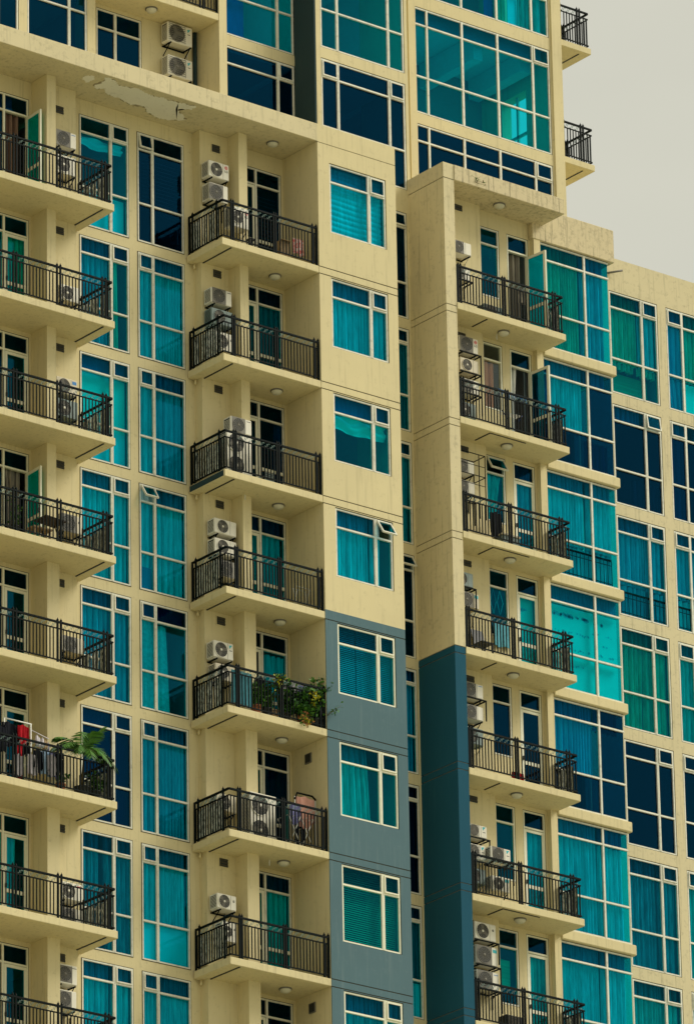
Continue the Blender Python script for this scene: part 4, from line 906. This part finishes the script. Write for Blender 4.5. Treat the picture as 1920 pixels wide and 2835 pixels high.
leafy('potted_plant', 'dense dark bush in a box at the foot of the trailing yellow vine', (2.40, .16, z4), .16, [(.25, -.06, .35), (-.25, -.05, .35), (0, -.08, .5), (.38, -.05, .2), (-.38, -.02, .2), (.15, -.1, .1), (-.12, -.1, .12), (.3, 0, .55), (-.3, -.02, .6), (.1, -.02, .75), (.45, -.04, .4)], 110, .12, [LEAFD, LEAFM, LEAFD], 44, TERRA, group=gp)
leafy('hanging_plant', 'rusty flowering plant spilling over the slab edge of the flower balcony', (2.35, .03, z4 + .12), 0, [(-.12, -.06, -.18), (.1, -.06, -.14), (.2, -.05, -.05), (-.2, -.05, .0)], 26, .07, [LEAFY, plain('leaf_rust', (.36, .16, .03), .6, .2, 0, .3), LEAFM], 45, group=gp)
leafy('potted_plant', 'tall loose shrub leaning past the grey pier at the end of the flower balcony', (2.86, .22, z4), .14, [(.10, -.12, 1.10), (.30, -.16, 1.18), (-.14, -.08, 1.0), (.22, -.10, .85), (0, -.1, .8), (-.3, -.08, .9), (.12, -.1, .6), (-.2, -.1, .5)], 90, .105, [LEAFM, LEAFD, LEAFM], 46, POTD, group=gp)
leafy('hanging_plant', 'thin twig with a few leaves sticking out in front of the grey pier', (3.02, -.02, z4 + .35), 0, [(.34, -.12, .30), (.22, -.12, .14)], 12, .075, [LEAFM, LEAFD], 47, group=gp)
leafy('potted_plant', 'mid-green leafy plant in the middle of the flower balcony floor', (1.95, .24, z4), .12, [(.1, -.05, .4), (-.2, 0, .45), (.05, 0, .55), (.2, -.05, .3), (-.3, -.02, .7), (.3, -.03, .6), (0, -.05, .8)], 90, .11, [LEAFD, LEAFM], 48, POTD, group=gp)
leafy('potted_plant', 'grassy green plant in a dark pot under the left yellow vine', (1.36, .22, z4), .12, [(.1, -.04, .55), (-.12, 0, .6), (.02, -.05, .7), (.18, -.03, .45), (-.05, -.06, .4)], 80, .10, [LEAFM, LEAFD, LEAFM], 49, POTD, group=gp)
t = thing('tub', (1.55, .2, z4), 'pale square tub on the floor of the flower balcony', 'tub'); k = MB(); k.chbox(1.46, 1.66, .12, .32, z4, z4 + .20, .015); k.box(1.44, 1.68, .10, .34, z4 + .20, z4 + .225); k.build('tub_body', CARD, t)
gl2 = 'clothes drying on the flower balcony'
for i, (x, m, w, h, kd, lb) in enumerate(((1.92, C_WHT, .26, .46, 'shirt', 'lilac-white shirt left in the row of washing behind the vines'), (2.14, C_BLK, .2, .4, 'towel', 'black cloth in the row of washing right of the lilac shirt'), (2.32, C_WHT, .2, .52, 'shirt', 'white shirt in the middle of the washing behind the vines'), (2.52, C_PUR, .2, .42, 'towel', 'violet cloth at the right end of the washing behind the vines'), (1.28, C_BLK, .24, .40, 'shirt', 'dark top above the rail between towels and yellow vine'))):
    garment(lb, x, .34, z4 + 1.12, w, h, m, kd, 60 + i, group=gl2)
t = thing('clothes_line', (2.0, .34, z4 + 1.13), 'thin line carrying the washing behind the vines', 'clothes line'); k = MB(); k.tube([(1.10, .34, z4 + 1.14), (2.0, .34, z4 + 1.12), (2.9, .34, z4 + 1.15)], .007, 5); k.build('line', WHITEM, t)
# sixth middle balcony: folding rack with clothes
t = thing('drying_rack', (2.35, .35, z5), 'folding drying rack with crossed white legs on the middle balcony', 'drying rack'); k = MB()
for xo in (0, .38):
    for y in (.20, .62):
        k.tube([(1.98 + xo, y, z5 + .06), (2.32 + xo, y, z5 + .80)], .012, 6); k.tube([(2.32 + xo, y, z5 + .06), (1.96 + xo, y, z5 + .80)], .012, 6)
for x in (1.98, 2.15, 2.32, 2.5, 2.68): k.tube([(x, .18, z5 + .81), (x, .64, z5 + .81)], .009, 5)
k.build('legs', WHITEM, t)
t = thing('garment_rail', (2.65, .45, z5), 'black-topped garment rail with white posts beside the folding drying rack', 'garment rail'); k = MB()
k.tube([(2.32, .42, z5 + 1.32), (2.40, .42, z5 + 1.50), (2.86, .42, z5 + 1.50), (2.97, .42, z5 + 1.42)], .024, 8, 0)
for x in (2.33, 2.955): k.tube([(x, .42, z5), (x, .42, z5 + 1.40)], .014, 6, 1)
k.build('rail', [IRON, WHITEM], t)
gl3 = 'clothes on the garment rail'
garment('salmon pink long-sleeved top on the garment rail', 2.62, .38, z5 + 1.44, .52, .82, C_PINK, 'shirt', 71, group=gl3)
garment('violet top left of the salmon pink one', 2.27, .34, z5 + 1.20, .30, .56, C_PUR, 'shirt', 72, group=gl3)
garment('black trousers hanging below the salmon pink top', 2.50, .46, z5 + .80, .34, .68, C_BLK, 'trousers', 73, group=gl3)
garment('dark green cloth beside the two-fan unit on the rack balcony', 1.98, .30, z5 + .98, .18, .8, CL('dark_green', (.02, .09, .08)), 'towel', 74, 'cloth')
# top middle balcony
garment('red and white checked cloth over the rail of the top middle balcony', 2.46, .11, L[0] + .62, .34, .42, fabric('cloth_check', (.62, .03, .03), (.75, .70, .62), 5, (3, 3, 3)), 'towel', 81, 'cloth')
t = thing('cardboard_box', (2.05, .2, 0), 'brown cardboard box left of the checked cloth on the top middle balcony', 'box'); k = MB(); k.chbox(1.90, 2.22, .12, .42, 0, .46, .008); k.obox((2.06, .10, .47), (.16, 0, 0), (0, .07, .02), (0, -.001, .003)); k.build('carton', CARD, t)
t = thing('stool', (1.05, .2, 0), 'small black stool by the door of the top middle balcony', 'stool'); k = MB(); k.box(.98, 1.16, .14, .32, .26, .29)
for x in (.99, 1.13):
    for y in (.15, .29): k.box(x, x + .02, y, y + .02, 0, .26)
k.build('seat', DARK, t)
# third middle balcony crate
z2 = L[2]; t = thing('crate', (1.6, .3, z2), 'folded louvred crate leaning on the floor of the third middle balcony', 'crate'); k = MB()
for i in range(6): k.box(1.42, 1.66, .22, .235, z2 + .06 + i * .045, z2 + .085 + i * .045)
k.box(1.40, 1.42, .215, .24, z2, z2 + .36); k.box(1.66, 1.68, .215, .24, z2, z2 + .36); k.obox((1.28, .3, z2 + .14), (.14, 0, .06), (0, .1, 0), (-.004, 0, .01)); k.build('slats', ACG, t)
# fourth middle balcony: small white airer
z3 = L[3]; t = thing('clothes_airer', (2.6, .4, z3), 'thin white wire airer by the door of the fourth middle balcony', 'clothes airer'); k = MB()
for x in (2.42, 2.78): k.tube([(x, .3, z3), (x + .02, .5, z3 + .62)], .010, 5); k.tube([(x, .55, z3), (x + .02, .3, z3 + .62)], .010, 5)
k.tube([(2.40, .32, z3 + .62), (2.84, .32, z3 + .62)], .010, 5); k.tube([(2.40, .5, z3 + .62), (2.84, .5, z3 + .62)], .010, 5); k.build('wire', WHITEM, t)
# fourth left-edge balcony: table and stool
t = thing('folding_table', (-5.0, .4, z3), 'black folding table behind the rail of the fourth left-edge balcony', 'table'); k = MB(); k.obox((-4.92, .42, z3 + .66), (.30, 0, -.02), (0, .24, 0), (0, 0, .015))
for x in (-5.16, -4.70): k.tube([(x, .26, z3), (x, .56, z3 + .65)], .014, 5); k.tube([(x, .56, z3), (x, .26, z3 + .65)], .014, 5)
k.build('tabletop', WOOD, t)
t = thing('wooden_bench', (-5.3, .4, z3), 'low wooden bench left of the black folding table', 'bench'); k = MB(); k.box(-5.5, -4.95, .28, .56, z3 + .36, z3 + .40)
for x in (-5.46, -5.03):
    for y in (.30, .50): k.box(x, x + .04, y, y + .04, z3, z3 + .36)
k.build('bench_seat', CARD, t)
leafy('potted_plant', 'slim plant behind the rail at the left frame edge of the fourth left-edge balcony', (-6.05, .3, z3), .12, [(.05, 0, .6), (-.08, .02, .7), (.1, -.05, .5)], 22, .10, [LEAFD, LEAFM], 91, POTD)
# right-hand balconies
zz = R[1]; t = thing('clothes_hanger_rack', (9.1, .14, zz + .8), 'blue and white peg hanger on the rail below the orange curtain', 'hanger'); k = MB(); r = random.Random(5)
k.tube([(8.80, .10, zz + 1.13), (9.75, .10, zz + 1.10)], .012, 5, 0)
for i in range(14):
    x = 8.82 + i * .066; k.tube([(x, .10, zz + 1.12), (x + r.uniform(-.04, .04), .08, zz + 1.0 - r.random() * .12)], .016, 5, r.randrange(3))
for i in range(4): k.box(8.98, 9.62, .20 + .06 * i, .215 + .06 * i, zz + .60, zz + .615, 1)
k.tube([(8.96, .18, zz + .62), (9.2, .2, zz + .40)], .012, 5, 2); k.tube([(9.64, .18, zz + .62), (9.5, .2, zz + .40)], .012, 5, 2)
k.build('pegs', [BLUE, WHITEM, plain('navy_plastic', (.02, .05, .18), .5)], t)
garment('bright red cloth dropped against the rail foot of a lower right-hand balcony', 9.05, .05, R[4] + .22, .34, .20, C_RED, 'towel', 95, 'cloth')
zz = R[2]; garment('dark jacket hanging beside the green curtain window on the third right-hand balcony', 8.95, .50, zz + 1.05, .34, .72, C_BLK, 'shirt', 96)
garment('striped dark cloth hung over the rail corner of the top right-hand balcony', 9.6, .03, R[0] + 1.0, .26, .46, CUR['x'], 'towel', 131, 'cloth')
t = thing('storage_box', (9.3, .5, zz), 'dark storage box with pale lid on the third right-hand balcony', 'box'); k = MB(); k.chbox(9.02, 9.58, .34, .74, zz, zz + .40, .02, 0); k.box(9.0, 9.60, .32, .76, zz + .40, zz + .44, 1); k.build('box_body', [ACG, ACB], t)
zz = R[3]; t = thing('plastic_chair', (8.4, .45, zz), 'dark plastic chair folded under the beige air conditioner', 'chair'); k = MB()
k.box(8.22, 8.60, .30, .66, zz + .42, zz + .45); k.obox((8.41, .68, zz + .66), (.19, 0, 0), (0, .012, 0), (0, .05, .22))
for x in (8.23, 8.56):
    for y in (.31, .62): k.box(x, x + .035, y, y + .035, zz, zz + .42)
k.build('seat', DARK, t)
garment('cyan towel hanging under the zig-zag lights', 9.40, .94, R[3] + 1.34, .50, .62, C_TOW, 'towel', 97, 'towel')
leafy('weed_plant', 'dark weeds growing from the stained edge of the right-hand roof slab', (8.1, -.07, 3.62), 0, [(.12, -.05, .16), (-.1, -.04, .12), (.22, -.05, -.06), (.30, -.03, .05)], 5, .05, [LEAFM, STEM], 99, cat='weeds')

# ------------------------------------------------------------------ ground, sky, light, camera
g = MB(); g.v = [(-900, -900, -Z0 - .02), (900, -900, -Z0 - .02), (900, 900, -Z0 - .02), (-900, 900, -Z0 - .02)]; g.face([0, 1, 2, 3])
gd = g.build('ground', paint('ground_paving', (.43, .42, .30), (.38, .37, .26), (.2, .18, .14), .3, 0)); tag(gd, kind='structure')
w = bpy.data.worlds.new('World'); sc.world = w; w.use_nodes = True; nt = w.node_tree; nt.nodes.clear()
out = nt.nodes.new('ShaderNodeOutputWorld'); bg = nt.nodes.new('ShaderNodeBackground'); sky = nt.nodes.new('ShaderNodeTexSky')
SUN_EL, SUN_AZ = 42, 60                   # azimuth measured from straight in front of the facade towards the right
sky.sky_type = 'NISHITA'; sky.sun_disc = False; sky.sun_elevation = math.radians(SUN_EL); sky.sun_rotation = math.radians(180 - SUN_AZ)
sky.air_density = 1.0; sky.dust_density = 6.0; sky.ozone_density = 1.0
hs = nt.nodes.new('ShaderNodeHueSaturation'); hs.inputs['Saturation'].default_value = .06
nt.links.new(sky.outputs[0], hs.inputs['Color'])
c = mixrgb(nt, 1.0, hs.outputs['Color'], (1.0, .99, .85), 'MULTIPLY')
c = mixrgb(nt, .72, c, (6.05, 6.05, 5.25))     # an even veil of cloud over the clear-sky gradient
tc = nt.nodes.new('ShaderNodeTexCoord'); mp = nt.nodes.new('ShaderNodeMapping'); mp.inputs['Scale'].default_value = (2.2, 2.2, 5.0); nt.links.new(tc.outputs['Generated'], mp.inputs['Vector'])
c = mixrgb(nt, ramp(nt, noise(nt, mp.outputs['Vector'], 1.6, 5, .55), .35, .68), mixrgb(nt, 1.0, c, (.90, .90, .895), 'MULTIPLY'), mixrgb(nt, 1.0, c, (1.08, 1.07, 1.05), 'MULTIPLY'))
nt.links.new(c, bg.inputs['Color']); bg.inputs['Strength'].default_value = .061
nt.links.new(bg.outputs[0], out.inputs['Surface'])
sd = bpy.data.lights.new('sun', 'SUN'); sd.energy = 1.5; sd.angle = math.radians(25); sd.color = (1, .94, .82)
so = bpy.data.objects.new('sun', sd); col.objects.link(so)
el, az = math.radians(SUN_EL), math.radians(SUN_AZ)
dirv = Vector((math.sin(az) * math.cos(el), -math.cos(az) * math.cos(el), math.sin(el)))
so.rotation_euler = dirv.to_track_quat('Z', 'Y').to_euler(); so.location = (0, -60, Z0 + 40)
cam = bpy.data.cameras.new('camera'); co = bpy.data.objects.new('camera', cam); col.objects.link(co); sc.camera = co
cam.sensor_fit = 'VERTICAL'; cam.sensor_height = 36; cam.sensor_width = 36; cam.lens = 236.70994; cam.clip_start = 1; cam.clip_end = 3000
Rm = ((0.7866183991406602, -0.6171971446207667, -0.017296785983448144), (0.2153466334154874, 0.3004987881535568, -0.929153542636985), (0.5786685766567945, 0.7271644676345346, 0.3692892029287931))
M = Matrix(((Rm[0][0], -Rm[1][0], -Rm[2][0]), (Rm[0][1], -Rm[1][1], -Rm[2][1]), (Rm[0][2], -Rm[1][2], -Rm[2][2]))).to_4x4()
M.translation = Vector((-92.16392336630648, -120.5457077902303, -67.65006444896339 + Z0)); co.matrix_world = M
sc.view_settings.view_transform = 'Standard'; sc.view_settings.look = 'None'; sc.view_settings.exposure = .90; sc.view_settings.gamma = 1
cy = sc.cycles; cy.max_bounces = 10; cy.diffuse_bounces = 4; cy.transparent_max_bounces = 24; cy.glossy_bounces = 3; cy.caustics_reflective = False; cy.caustics_refractive = False
cy.use_denoising = True; cy.sample_clamp_indirect = 6
bpy.context.view_layer.update()
